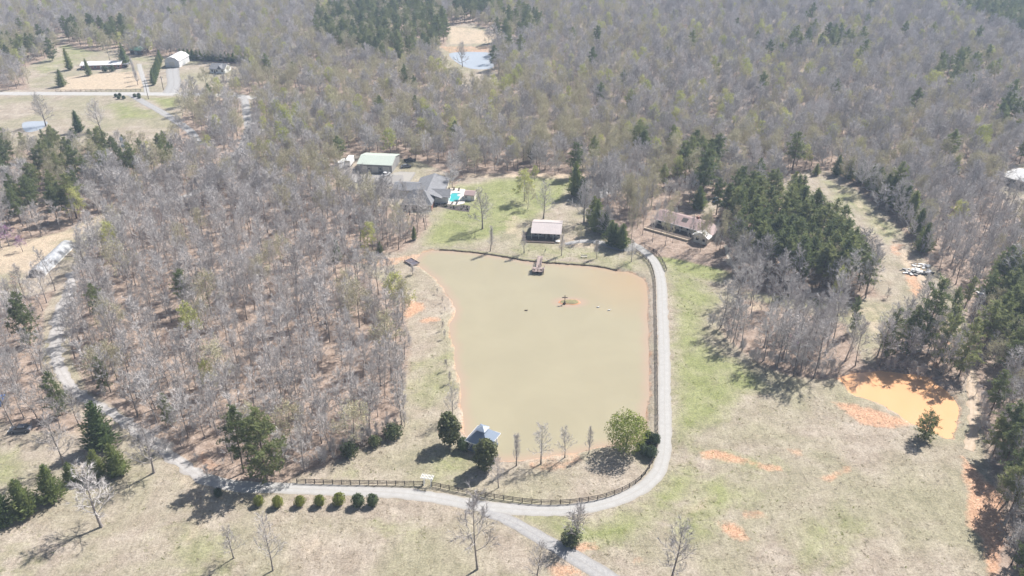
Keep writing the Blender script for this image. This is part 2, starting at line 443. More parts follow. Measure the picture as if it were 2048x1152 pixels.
GREEN = [
 (0.95, [(905,372),(1040,352),(1140,356),(1135,400),(1060,440),(1000,470),(900,495),(850,490),(868,440),(890,420)]),
 (0.3, [(935,358),(1040,362),(1050,385),(940,380)]),
 (0.65, [(1010,500),(1060,485),(1180,500),(1270,520),(1280,545),(1190,526),(1060,515)]),
 (1.15, [(1300,506),(1360,512),(1440,530),(1462,545),(1440,562),(1380,556),(1335,535)]),
 (0.95, [(1342,540),(1400,560),(1430,600),(1400,660),(1430,700),(1510,740),(1540,770),(1480,800),(1400,860),(1345,900)]),
 (0.35, [(1450,735),(1500,735),(1510,770),(1450,775)]),
 (0.95, [(1055,1034),(1180,1042),(1280,1020),(1345,950),(1380,930),(1400,945),(1370,1000),(1300,1050),(1240,1090),(1170,1105),(1110,1070)]),
 (0.85, [(1385,896),(1470,900),(1565,930),(1568,945),(1500,938),(1430,922)]),
 (0.85, [(1395,960),(1440,950),(1520,990),(1440,1050),(1380,1090),(1330,1060)]),
 (0.55, [(822,720),(905,700),(912,780),(850,810),(818,790)]),
 (0.65, [(860,910),(930,905),(960,935),(935,975),(860,962)]),
 (0.45, [(590,950),(700,935),(860,930),(850,960),(600,962)]),
 (0.55, [(-100,900),(40,890),(70,930),(30,980),(-100,1000)]),
 (0.5, [(330,1060),(450,1040),(470,1152),(330,1200)]),
 (0.4, [(-100,1090),(60,1060),(120,1110),(40,1200),(-100,1200)]),
 (0.5, [(750,1040),(850,1045),(870,1090),(780,1110)]),
 (0.6, [(1560,1050),(1700,1010),(1760,1060),(1700,1152),(1600,1152)]),
 (0.9, [(290,195),(375,194),(368,215),(330,218)]), (0.9, [(215,210),(262,200),(325,235),(235,238)]),
 (0.6, [(60,130),(140,105),(190,105),(165,128),(80,150)]), (0.5, [(270,112),(300,118),(298,128),(268,125)]),
 (0.65, [(1640,352),(1690,372),(1740,410),(1790,455),(1800,480),(1770,490),(1720,430),(1660,390)]), (0.55, [(1480,585),(1680,600),(1760,640),(1740,700),(1690,640),(1520,615)]),
 (0.7, [(110,80),(180,100),(190,108),(130,112)]), (0.55, [(0,575),(60,560),(40,640),(0,660)]),
]
CLAY = [
 (0.9, [(808,598),(850,606),(848,620),(812,640),(805,625)]), (0.9, [(840,637),(882,633),(880,641),(845,648)]),
 (0.85, [(1660,803),(1700,806),(1740,815),(1830,845),(1820,852),(1770,858),(1725,850),(1700,832)]),
 (1.0, [(1395,902),(1425,900),(1470,910),(1495,920),(1490,928),(1450,922),(1405,914)]), (0.95, [(1495,922),(1530,928),(1562,932),(1562,942),(1520,938)]),
 (0.75, [(1640,955),(1670,945),(1705,930),(1700,945),(1660,968)]), (0.8, [(1475,1020),(1525,1024),(1530,1033),(1490,1038)]),
 (0.85, [(1430,1040),(1470,1044),(1490,1060),(1500,1085),(1470,1080),(1445,1062)]), (0.8, [(1580,898),(1605,896),(1608,915),(1590,912)]),
 (0.9, [(1918,905),(1945,930),(1975,960),(2005,990),(2010,1060),(1998,1152),(1975,1152),(1965,1080),(1930,1050),(1935,990)]),
 (0.6, [(690,512),(760,518),(830,508),(838,520),(760,535),(700,525)]),
 (0.75, [(1140,1080),(1190,1085),(1200,1100),(1150,1105)]), (0.6, [(1480,845),(1490,850),(1520,872),(1510,874)]),
 (0.7, [(1805,545),(1845,552),(1850,580),(1830,600),(1815,570)]), (0.6, [(1780,480),(1810,490),(1800,515),(1780,505)]),
 (0.7, [(1090,1130),(1150,1120),(1170,1152),(1100,1160)]), (0.5, [(1840,730),(1870,720),(1900,660),(1915,690),(1880,740)]),
 (0.6, [(1250,640),(1265,640),(1262,650)]), (0.55, [(870,92),(1005,93),(1003,104),(900,106)]),
 (0.55, [(490,240),(510,250),(505,275),(488,268)]), (0.6, [(405,900),(440,930),(430,955),(395,925)]),
 (0.5, [(1060,910),(1150,905),(1180,925),(1100,945),(1050,935)]), (0.4, [(870,845),(910,840),(905,870),(875,868)]),
 (0.5, [(40,455),(60,450),(50,480),(25,480)]), (0.5, [(1245,1120),(1290,1110),(1280,1135)]),
]
PALE = [
 (0.75, [(925,345),(1150,346),(1190,352),(1180,362),(1060,356),(930,357)]), (0.7, [(1145,355),(1200,360),(1205,395),(1170,410)]),
 (0.8, [(1790,500),(1830,500),(1860,535),(1840,570),(1810,560)]), (0.6, [(1860,590),(1900,600),(1925,680),(1890,690)]),
 (0.55, [(300,850),(400,920),(440,1000),(400,1100),(350,1100),(370,1000),(330,940)]), (0.7, [(130,850),(175,845),(230,835),(225,880),(160,880)]),
 (0.45, [(560,1070),(660,1060),(700,1110),(600,1150)]), (0.7, [(830,1000),(960,1015),(1000,1040),(940,1035),(870,1018)]),
 (0.4, [(600,950),(800,870),(810,890),(700,930),(620,962)]), (0.6, [(1350,1020),(1420,980),(1450,1000),(1380,1060)]),
 (0.55, [(1000,430),(1040,428),(1060,470),(1045,480),(1000,470)]), (0.7, [(1130,470),(1220,480),(1230,498),(1140,495)]),
 (0.8, [(130,152),(290,140),(300,178),(110,182)]), (0.7, [(895,50),(1005,65),(1005,86),(895,90)]),
 (0.5, [(1500,830),(1560,840),(1590,870),(1540,860)]), (0.5, [(1450,600),(1700,610),(1790,600),(1770,690),(1700,640),(1500,625)]),
 (0.7, [(-100,500),(130,462),(230,415),(250,420),(150,480),(60,545),(-100,560)]), (0.5, [(1640,350),(1720,390),(1790,470),(1770,480),(1700,410)]),
 (0.6, [(1930,770),(1955,770),(1955,900),(1930,900)]),
]

def seg_dist(P, poly, closed=True):
    """Distance from points P (n,2) to the outline."""
    d = np.full(len(P), 1e9)
    n = len(poly)
    for i in range(n if closed else n - 1):
        a, b = poly[i], poly[(i + 1) % n]
        ab = b - a; L = max((ab ** 2).sum(), 1e-9)
        t = np.clip(((P - a) @ ab) / L, 0, 1)
        d = np.minimum(d, ((P - a - t[:, None] * ab) ** 2).sum(1))
    return np.sqrt(d)

def inside(P, poly):
    r = np.zeros(len(P), bool)
    n = len(poly)
    for i in range(n):
        (x1, y1), (x2, y2) = poly[i], poly[(i + 1) % n]
        if y1 == y2: continue
        c = ((y1 > P[:, 1]) != (y2 > P[:, 1])) & (P[:, 0] < (x2 - x1) * (P[:, 1] - y1) / (y2 - y1) + x1)
        r ^= c
    return r

def sdist(P, poly):
    """Positive inside."""
    lo, hi = poly.min(0) - 30, poly.max(0) + 30
    out = np.full(len(P), -30.0)
    near = ((P >= lo) & (P <= hi)).all(1)
    if near.any():
        Q = P[near]
        out[near] = seg_dist(Q, poly) * np.where(inside(Q, poly), 1, -1)
    return out

def smooth_closed(poly, k=5):
    n = len(poly); out = []
    for i in range(n):
        p0, p1, p2, p3 = poly[i - 1], poly[i], poly[(i + 1) % n], poly[(i + 2) % n]
        for j in range(k):
            t = j / k
            out.append(0.5 * ((2 * p1) + (p2 - p0) * t + (2*p0 - 5*p1 + 4*p2 - p3) * t*t + (3*p1 - p0 - 3*p2 + p3) * t**3))
    return np.array(out)

def smooth_open(pts, k=8):
    P = [pts[0] * 2 - pts[1]] + list(pts) + [pts[-1] * 2 - pts[-2]]
    out = []
    for i in range(1, len(P) - 2):
        p0, p1, p2, p3 = P[i-1], P[i], P[i+1], P[i+2]
        for j in range(k):
            t = j / k
            out.append(0.5 * ((2 * p1) + (p2 - p0) * t + (2*p0 - 5*p1 + 4*p2 - p3) * t*t + (3*p1 - p0 - 3*p2 + p3) * t**3))
    out.append(pts[-1])
    return np.array(out)

rngw = np.random.default_rng(5)
def wobble(poly, amp):
    """Make an outline uneven, as a natural bank is."""
    n = len(poly)
    nrm = np.roll(poly, -1, 0) - np.roll(poly, 1, 0)
    nrm = np.stack([-nrm[:, 1], nrm[:, 0]], 1); nrm /= np.linalg.norm(nrm, axis=1)[:, None] + 1e-9
    w = rngw.normal(0, 1, n); w = (w + np.roll(w, 1) + np.roll(w, -1) * 0.6) / 1.6
    return poly + nrm * (w * amp)[:, None]

pond_w = wobble(smooth_closed(W(POND), 6), 0.28)
orange_w = wobble(smooth_closed(W(ORANGE), 6), 0.25)
farpond_w = smooth_closed(W(FARPOND), 4)
leftpond_w = smooth_closed(W(LEFTPOND), 4)
open_w = {k: W(v) for k, v in OPEN.items()}

# ------------------------------------------------------------------ ground: one sheet, dipping into the four ponds
def lines(segs):
    out = []
    for a, b, st in segs: out.extend(np.arange(a, b, st))
    return np.array(out)
xs = lines([(-3000, -600, 200), (-600, -320, 14), (-320, -160, 4), (-160, 170, 1.25), (170, 330, 4), (330, 600, 14), (600, 3001, 200)])
ys = lines([(-1500, 0, 250), (0, 96, 12), (96, 290, 1.25), (290, 420, 2.5), (420, 700, 4), (700, 1000, 20), (1000, 4001, 250)])
nx, ny = len(xs), len(ys)
XX, YY = np.meshgrid(xs, ys)
PTS = np.stack([XX.ravel(), YY.ravel()], 1)
ZZ = np.zeros(len(PTS))
sd_pond, sd_or, sd_far, sd_left = (sdist(PTS, p) for p in (pond_w, orange_w, farpond_w, leftpond_w))
for s, lev in ((sd_pond, 0.55), (sd_or, 0.5)):
    z = np.where(s > -0.9, -np.clip((s + 0.9) / 0.9, 0, 1) * (lev + 0.03) - np.clip(s, 0, 4) * 0.4, 0)
    ZZ = np.minimum(ZZ, z)
def soft(s, w):
    return np.clip(0.5 + s / (2 * w), 0, 1)
openness = np.zeros(len(PTS))
for k, p in open_w.items():
    if k in ('redhouse', 'cypressyard'): continue      # leaf mulch under the yard trees
    openness = np.maximum(openness, soft(sdist(PTS, p), 3.5 if k != 'leftdrive' else 1.5))
A_litter = 1 - openness
A_green = np.zeros(len(PTS)); A_clay = np.zeros(len(PTS)); A_pale = np.zeros(len(PTS))
for v, p in GREEN: A_green = np.maximum(A_green, v * soft(sdist(PTS, W(p)), 4.0))
for v, p in CLAY: A_clay = np.maximum(A_clay, v * soft(sdist(PTS, W(p)), 1.2))
for v, p in PALE: A_pale = np.maximum(A_pale, v * soft(sdist(PTS, W(p)), 3.0))
for s in (sd_pond, sd_or, sd_far):
    A_clay = np.maximum(A_clay, np.clip(1.0 - np.clip(-s - 0.25, 0, 9) / 0.8, 0, 1) * (s > -4) * 0.62)
A_litter = np.where(sd_pond > -1, 0, A_litter)
me = bpy.data.meshes.new('ground')
idx = np.arange(nx * ny).reshape(ny, nx)
quads = np.stack([idx[:-1, :-1], idx[:-1, 1:], idx[1:, 1:], idx[1:, :-1]], -1).reshape(-1, 4)
me.vertices.add(nx * ny)
me.vertices.foreach_set('co', np.column_stack([PTS, ZZ]).astype(np.float32).ravel())
me.loops.add(quads.size); me.loops.foreach_set('vertex_index', quads.astype(np.int32).ravel())
me.polygons.add(len(quads)); me.polygons.foreach_set('loop_start', (np.arange(len(quads)) * 4).astype(np.int32))
me.update(calc_edges=True)
for nm, arr in (('litter', A_litter), ('green', A_green), ('clay', A_clay), ('pale', A_pale)):
    a = me.attributes.new(nm, 'FLOAT', 'POINT'); a.data.foreach_set('value', arr.astype(np.float32))
me.polygons.foreach_set('use_smooth', [True] * len(quads))
me.materials.append(M['ground'])
structure('ground', me)

def water(name, poly, z, mat, step, isl=None, silt=()):
    lo, hi = poly.min(0) - 2, poly.max(0) + 2
    gx = np.arange(lo[0], hi[0], step); gy = np.arange(lo[1], hi[1], step)
    X, Y = np.meshgrid(gx, gy); P = np.stack([X.ravel(), Y.ravel()], 1)
    s = sdist(P, poly)
    keep = s > -1.5
    idm = np.arange(len(P)).reshape(X.shape)
    q = np.stack([idm[:-1, :-1], idm[:-1, 1:], idm[1:, 1:], idm[1:, :-1]], -1).reshape(-1, 4)
    q = q[keep[q].all(1)]
    used = np.unique(q); remap = np.full(len(P), -1); remap[used] = np.arange(len(used))
    me = bpy.data.meshes.new(name)
    me.from_pydata([(x, y, z) for x, y in P[used]], [], [tuple(f) for f in remap[q]])
    sh = np.clip(1 - s[used] / 5.0, 0, 1) ** 1.6
    if isl is not None:
        d = np.hypot((P[used, 0] - isl[0]) / isl[2], (P[used, 1] - isl[1]) / isl[3])
        sh = np.maximum(sh, np.clip(1 - (d - 1) / 1.1, 0, 1) ** 1.3)
    si = np.zeros(len(used))
    for c, r, v in silt:
        si = np.maximum(si, v * np.clip(1 - np.hypot(P[used, 0] - c[0], (P[used, 1] - c[1])) / r, 0, 1))
    for nm, arr in (('shallow', sh), ('silt', si)):
        a = me.attributes.new(nm, 'FLOAT', 'POINT'); a.data.foreach_set('value', arr.astype(np.float32))
    me.materials.append(mat)
    return structure(name, me)
ISL = G(1137, 604, -0.5)
water('pond_water', pond_w, -0.55, M['pond_water'], 1.5, (ISL.x + 0.4, ISL.y, 4.0, 2.3), [(G(1268, 562), 26, 0.6), (G(1200, 540), 18, 0.25)])
water('orange_pond_water', orange_w, -0.5, M['orange_water'], 1.5)
for nm_, pl_ in (('far_pond_water', farpond_w), ('left_pond_water', leftpond_w)):
    me = bpy.data.meshes.new(nm_); me.from_pydata([(q[0], q[1], 0.03) for q in pl_], [], [tuple(range(len(pl_)))]); me.materials.append(M['far_water'])
    if me.polygons[0].normal.z < 0: me.flip_normals()
    structure(nm_, me)

# the clay islet in the pond
mb = MB(); n = 40; rr = np.random.default_rng(2)
prof = [(1.25, -0.9), (1.0, -0.52), (0.86, -0.40), (0.6, -0.25), (0.0, -0.18)]
wob = 1 + 0.07 * np.convolve(np.tile(rr.normal(0, 1, n), 3), np.ones(4) / 4, 'same')[n:2*n] * 2
ring = []
for r, z in prof[:-1]:
    ring.append(len(mb.v))
    for k in range(n):
        a = 2 * PI * k / n
        mb.v.append((ISL.x + 0.4 + 3.6 * r * wob[k] * math.cos(a), ISL.y + 1.7 * r * wob[k] * math.sin(a), z + rr.normal(0, 0.015)))
ctr = len(mb.v); mb.v.append((ISL.x + 0.4, ISL.y, -0.18))
for i in range(len(ring) - 1):
    for k in range(n):
        k2 = (k + 1) % n
        mb.f.append((ring[i]+k, ring[i]+k2, ring[i+1]+k2, ring[i+1]+k)); mb.m.append(0 if i < 2 else 1)
for k in range(n):
    mb.f.append((ring[-1]+k, ring[-1]+(k+1) % n, ctr)); mb.m.append(1)
structure('islet', mb.mesh('islet', [M['clay'], M['islgrass']], True))

# ------------------------------------------------------------------ roads and drives
def strip(name, px, width, mat, z, closed=False, k=8, edge=0.12, seed=1):
    pts = smooth_open(W(px), k)
    # even steps
    d = np.r_[0, np.cumsum(np.linalg.norm(np.diff(pts, axis=0), axis=1))]
    m = max(3, int(d[-1] / 1.5)); t = np.linspace(0, d[-1], m)
    pts = np.stack([np.interp(t, d, pts[:, 0]), np.interp(t, d, pts[:, 1])], 1)
    wd = np.interp(t / d[-1], np.linspace(0, 1, len(width)), width) if hasattr(width, '__len__') else np.full(m, width)
    tg = np.gradient(pts, axis=0); tg /= np.linalg.norm(tg, axis=1)[:, None]
    nr = np.stack([-tg[:, 1], tg[:, 0]], 1)
    rg = np.random.default_rng(seed); NA = 7
    v, ac = [], []
    e1, e2 = rg.normal(0, edge, m), rg.normal(0, edge, m)
    for i in range(m):
        for j in range(NA):
            u = j / (NA - 1); off = (u - 0.5) * wd[i]
            if j == 0: off -= e1[i]
            if j == NA - 1: off += e2[i]
            v.append((pts[i, 0] + nr[i, 0] * off, pts[i, 1] + nr[i, 1] * off, z + 0.05 * (1 - (2*u - 1) ** 2))); ac.append(u)
    f = [(i*NA+j+1, i*NA+j, (i+1)*NA+j, (i+1)*NA+j+1) for i in range(m-1) for j in range(NA-1)]
    me = bpy.data.meshes.new(name); me.from_pydata(v, [], f)
    a = me.attributes.new('across', 'FLOAT', 'POINT'); a.data.foreach_set('value', ac)
    me.materials.append(mat)
    fix_normals(me)
    if me.polygons[0].normal.z < 0: me.flip_normals()
    return structure(name, me)

DRIVE = [(400,955),(470,972),(560,976),(700,982),(800,986),(880,997),(960,1012),(1060,1020),(1150,1018),(1225,1003),(1285,975),(1318,940),(1329,890),(1329,800),(1328,700),(1325,620),(1322,560),(1310,525),(1285,500),(1262,487)]
strip('driveway', DRIVE, 3.5, M['concrete'], 0.012)
strip('gravel_road', [(965,1022),(1020,1042),(1080,1075),(1150,1115),(1230,1165),(1330,1230)], [2.4,3.3,3.8,4.2,4.2], M['gravel'], 0.02)
strip('gravel_track', [(140,545),(142,575),(122,620),(112,680),(118,735),(160,790),(230,830),(300,880),(345,915),(405,956)], [2.6,3.6,4.4,4.4,3.8,3.2,3.0,3.2,3.2,3.2], M['track'], 0.024, edge=0.5)
strip('road', [(-200,187),(0,187),(200,187.5),(400,189),(520,196),(700,206)], 7.2, M['asphalt'], 0.012, edge=0.2)
strip('side_road', [(262,189),(290,206),(320,222),(345,238),(380,262),(400,290)], 4.4, M['gravel'], 0.03)
strip('woods_drive', [(488,194),(493,225),(498,260),(490,285),(474,312),(440,352),(380,390),(320,405)], 4.5, M['gravel'], 0.03)
strip('barn_drive', [(340,186),(348,168),(346,150),(345,137)], [9,8,8,8], M['gravel'], 0.034)
strip('farm_lane', [(294,185),(291,170),(284,150),(278,128)], 3.0, M['concrete'], 0.034)
strip('house_path', [(1130,488),(1170,482),(1205,486),(1240,498),(1268,496)], [2.0,3.0,3.5,3.5,3.5], M['gravel'], 0.02)
strip('courtyard_drive', [(1195,395),(1210,382),(1235,366),(1260,360)], [5,7,8,6], M['gravel'], 0.02)
strip('field_track', [(1935,900),(1947,860),(1946,800),(1943,750),(1925,690),(1900,640),(1870,600),(1845,560),(1820,520)], [2.2,2.6,2.6,2.6,2.6,3,3,3.5,3.5], mat_road('dirt', (0.42, 0.33, 0.24), (0.54, 0.44, 0.34), 0.8), 0.012, edge=0.5)
strip('stone_path', [(1452,490),(1455,510),(1466,530),(1482,545)], 1.0, M['rope'], 0.02, edge=0.2)

# the undercut earth bank along the far shore
def bank(name, pts, seed):
    rg_ = np.random.default_rng(seed); v = []; f = []
    ctr_ = pond_w.mean(0)
    n_ = len(pts)
    for i, q in enumerate(pts):
        t_ = pts[min(i + 1, n_ - 1)] - pts[max(i - 1, 0)]; t_ = t_ / (np.linalg.norm(t_) + 1e-9)
        nr_ = np.array([-t_[1], t_[0]])
        if nr_ @ (q - ctr_) < 0: nr_ = -nr_
        hgt_ = 0.02 + 0.06 * abs(rg_.normal()) ; k_ = rg_.normal(0, 0.1)
        a_, b_, c_, d_ = q + nr_ * (0.02 + k_), q + nr_ * (-0.12 + k_), q + nr_ * (0.35 + k_), q + nr_ * (1.1 + k_)
        v += [(a_[0], a_[1], -0.75), (b_[0], b_[1], hgt_ - 0.2), (c_[0], c_[1], hgt_), (d_[0], d_[1], -0.02)]
        if i:
            o_ = 4 * (i - 1)
            for j_ in range(3): f.append((o_ + j_, o_ + j_ + 1, o_ + j_ + 5, o_ + j_ + 4))
    me_ = bpy.data.meshes.new(name); me_.from_pydata(v, [], f)
    me_.materials.append(M['soil']); me_.materials.append(M['turf'])
    me_.polygons.foreach_set('material_index', [k % 3 != 0 for k in range(len(f))])
    fix_normals(me_)
    return structure(name, me_)
shore = np.concatenate([smooth_closed(W(POND), 6)[13:56]])
dd_ = np.r_[0, np.cumsum(np.linalg.norm(np.diff(shore, axis=0), axis=1))]
tt_ = np.arange(0, dd_[-1], 0.7)
bank('pond_bank', np.stack([np.interp(tt_, dd_, shore[:, 0]), np.interp(tt_, dd_, shore[:, 1])], 1), 4)
# ------------------------------------------------------------------ trees: shared meshes
def rot_about(v, axis, ang):
    axis = axis / (np.linalg.norm(axis) + 1e-9)
    return v * math.cos(ang) + np.cross(axis, v) * math.sin(ang) + axis * (axis @ v) * (1 - math.cos(ang))

def bend(d, ang, rg):
    a = np.cross(d, rg.normal(0, 1, 3))
    return rot_about(d, a, ang)

def tri(mb, p, d, L, w, rg, mi=0):
    s = np.cross(d, rg.normal(0, 1, 3)); s /= np.linalg.norm(s) + 1e-9
    a, b, c = p - s * w / 2, p + s * w / 2, p + d * L
    mb.add([tuple(a), tuple(b), tuple(c)], [(0, 1, 2)], mi)

def leafq(mb, p, nrm, s, rg, mi=0, asp=0.6):
    a = np.cross(nrm, rg.normal(0, 1, 3)); a /= np.linalg.norm(a) + 1e-9
    b = np.cross(nrm, a) * asp; b /= (np.linalg.norm(nrm) + 1e-9)
    a = a * s
    b = b * s
    mb.add([tuple(p - a), tuple(p + b), tuple(p + a), tuple(p - b)], [(0, 1, 2, 3)], mi)

def bare_tree(seed, h=18.0, spread=4.2, base=0.42, limbs=15, twigs=9, leaf=0, leaf_size=0.2, lean=0.04, up=0.55, tw=0.05, rad=0.012):
    """Trunk and crown of a leafless (or just budding) broadleaf tree."""
    rg = np.random.default_rng(seed)
    T, K = MB(), MB()
    top = 0.9 * h
    drift = rg.normal(0, lean, 2)
    def trunk(t):
        return np.array([drift[0] * h * t * t + 0.012 * h * math.sin(5 * t + seed), drift[1] * h * t * t + 0.012 * h * math.cos(4 * t + seed * 2), top * t])
    r0 = rad * h + 0.05
    ts = np.linspace(0, 1, 8)
    rads = [r0 * (1.35 if t == 0 else 1) * (1 - 0.85 * t) for t in ts]
    T.tube([trunk(t) for t in ts], rads, 6, 0)
    az = rg.uniform(0, 6)
    for i in range(limbs):
        t = base + (0.97 - base) * ((i + rg.uniform(0, 0.8)) / limbs) ** 0.9
        az += 2.4 + rg.normal(0, 0.35)
        rel = (t - base) / (1 - base)
        el = math.radians(28 + 36 * rel + rg.normal(0, 8)) * (0.6 + up * 0.75)
        L = spread * (1.05 - 0.55 * rel) * rg.uniform(0.75, 1.15)
        d = np.array([math.cos(az) * math.cos(el), math.sin(az) * math.cos(el), math.sin(el)])
        p = trunk(t); pts = [p]; dd = d.copy()
        for k in range(4):
            dd = dd + np.array([0, 0, up * 0.22]) + rg.normal(0, 0.12, 3); dd /= np.linalg.norm(dd)
            p = p + dd * L / 4; pts.append(p)
        lr = max(0.035, r0 * (1 - 0.85 * t) * 0.55)
        K.tube(pts, [lr, lr * 0.8, lr * 0.6, lr * 0.42, 0.015], 4, 0)
        nsec = max(4, int(L * 1.7))
        for j in range(nsec):
            u = 0.22 + 0.78 * (j + rg.uniform(0, 1)) / nsec
            q = u * 4; a = min(int(q), 3); s0 = pts[a] + (pts[a + 1] - pts[a]) * (q - a)
            dirn = (pts[a + 1] - pts[a]); dirn /= np.linalg.norm(dirn)
            e = bend(dirn, rg.uniform(0.45, 1.0), rg) + np.array([0, 0, 0.25 * up]); e /= np.linalg.norm(e)
            l2 = (0.42 * L * (1.15 - 0.6 * u)) * rg.uniform(0.7, 1.3) + 0.3
            m1 = s0 + e * l2 * 0.5 + rg.normal(0, 0.06 * l2, 3); m2 = s0 + e * l2 + np.array([0, 0, 0.12 * l2])
            K.tube([s0, m1, m2], [lr * 0.36 + 0.008, lr * 0.25, 0.01], 3, 0)
            for k in range(twigs):
                v = rg.uniform(0.15, 1.0)
                b0 = s0 + (m1 - s0) * v * 2 if v < 0.5 else m1 + (m2 - m1) * (v * 2 - 1)
                f = bend(e, rg.uniform(0.3, 1.0), rg) + np.array([0, 0, 0.2 * up]); f /= np.linalg.norm(f)
                tl = rg.uniform(0.5, 1.25) * (0.5 + 0.12 * spread)
                tri(K, b0, f, tl, tw * rg.uniform(0.7, 1.3), rg)
                for _ in range(leaf):
                    c = b0 + f * tl * rg.uniform(0.3, 1.05) + rg.normal(0, 0.12, 3)
                    leafq(K, c, rg.normal(0, 1, 3), leaf_size * rg.uniform(0.6, 1.2), rg, 1)
    return T, K

def pine_tree(seed, h=20.0, base=0.45, spread=2.9, whorls=13, tuft=1.0):
    rg = np.random.default_rng(seed)
    T, K = MB(), MB()
    wob = rg.normal(0, 0.012, 2)
    def tr(t): return np.array([wob[0] * h * t * t, wob[1] * h * t * t, h * 0.97 * t])
    T.tube([tr(t) for t in (0, .06, .3, .6, .85, 1)], [0.012*h+0.09, 0.010*h+0.06, 0.0095*h+0.04, 0.006*h+0.03, 0.05, 0.02], 6)
    az = rg.uniform(0, 6)
    def clump(c, s):
        for _ in range(11):
            d = rg.normal(0, 1, 3); d[2] = d[2] * 0.7 + 0.35; d /= np.linalg.norm(d)
            tri(K, c + rg.normal(0, 0.13 * s, 3), d, s * rg.uniform(0.45, 0.85), 0.19 * s, rg, 0)
    for i in range(whorls):
        rel = (i + rg.uniform(-0.2, 0.2)) / (whorls - 1); rel = min(max(rel, 0), 1)
        t = base + (0.985 - base) * rel
        prof = math.sin(PI * (0.22 + 0.72 * rel)) ** 0.8 * (1.0 - 0.35 * rel)
        nb = 4 if rel < 0.8 else 3
        for b in range(nb):
            if rg.uniform() < 0.16: continue
            az += 2 * PI / nb + rg.normal(0, 0.35)
            L = max(0.5, spread * prof * rg.uniform(0.65, 1.2))
            el = math.radians(-8 + 42 * rel + rg.normal(0, 9))
            d = np.array([math.cos(az) * math.cos(el), math.sin(az) * math.cos(el), math.sin(el)])
            p0 = tr(t); p1 = p0 + d * L * 0.55; p2 = p0 + d * L + np.array([0, 0, 0.16 * L])
            T.tube([p0, p1, p2], [0.05, 0.035, 0.015], 3)
            nt = max(2, int(L * 2.3))
            for k in range(nt):
                u = 0.3 + 0.75 * (k + rg.uniform(0, 1)) / nt
                c = p0 + (p2 - p0) * u + rg.normal(0, 0.17 + 0.22 * u, 3) * np.array([1, 1, 0.6])
                clump(c, tuft * rg.uniform(0.75, 1.25))
    clump(tr(1.0) + np.array([0, 0, 0.2]), tuft * 0.9); clump(tr(0.97), tuft)
    return T, K

def cone_tree(seed, h=10.0, r=2.3, n=2300, base=0.03, power=0.62, size=0.62):
    """Dense conifer of pyramid outline: upswept sprays round a stem."""
    rg = np.random.default_rng(seed)
    T, K = MB(), MB()
    T.tube([(0, 0, 0), (0, 0, h * 0.5), (0, 0, h * 0.95)], [0.02 * h + 0.04, 0.012 * h, 0.02], 6)
    lob = rg.uniform(0, 2 * PI, 6)
    def prof(z, a):
        t = z / h
        p = min(1.0, (t - base) / 0.14 + 0.66) * (1 - t) ** power * (0.93 + 0.07 * math.sin(40 * t + lob[3]))
        return r * p * (1 + 0.13 * math.sin(3 * a + lob[0] + 5 * t) + 0.12 * math.sin(7 * a + lob[1] - 12 * t) + 0.13 * math.sin(2 * a + lob[2] + 16 * t))
    zs = np.linspace(base * h, h * 0.95, 7)
    K.tube([(0, 0, z) for z in zs], [max(0.03, prof(z, 0) * 0.5) for z in zs], 9, 0)
    z = base * h
    az = 0.0
    while z < h * 0.985:
        t = z / h
        nb = max(3, int(13 * (1 - t) ** 0.5))
        for b in range(nb):
            az += 2 * PI / nb + rg.normal(0, 0.25)
            R = max(0.12, prof(z, az) * rg.uniform(0.78, 1.14))
            rise = rg.uniform(0.12, 0.5) + 0.5 * t
            out = np.array([math.cos(az), math.sin(az), rise]); out /= np.linalg.norm(out)
            side = np.array([-math.sin(az), math.cos(az), 0.0])
            p0 = np.array([0, 0, z])
            for k in range(7):
                u = 0.42 + 0.58 * (k + rg.uniform(0, 1)) / 7
                q = p0 + out * R * u + side * rg.normal(0, 0.11 * R + 0.04) + np.array([0, 0, rg.normal(0, 0.08)])
                d = out + side * rg.normal(0, 0.55) + np.array([0, 0, rg.uniform(-0.15, 0.75)]); d /= np.linalg.norm(d)
                s = size * rg.uniform(0.6, 1.25) * (0.55 + 0.45 * (1 - t))
                tri(K, q - d * s * 0.3, d, s, s * 0.42, rg, 0)
        z += h * 0.03 * rg.uniform(0.75, 1.3)
    tri(K, np.array([0, 0, h * 0.94]), np.array([0, 0, 1.0]), h * 0.06, 0.3, rg, 0)
    return T, K

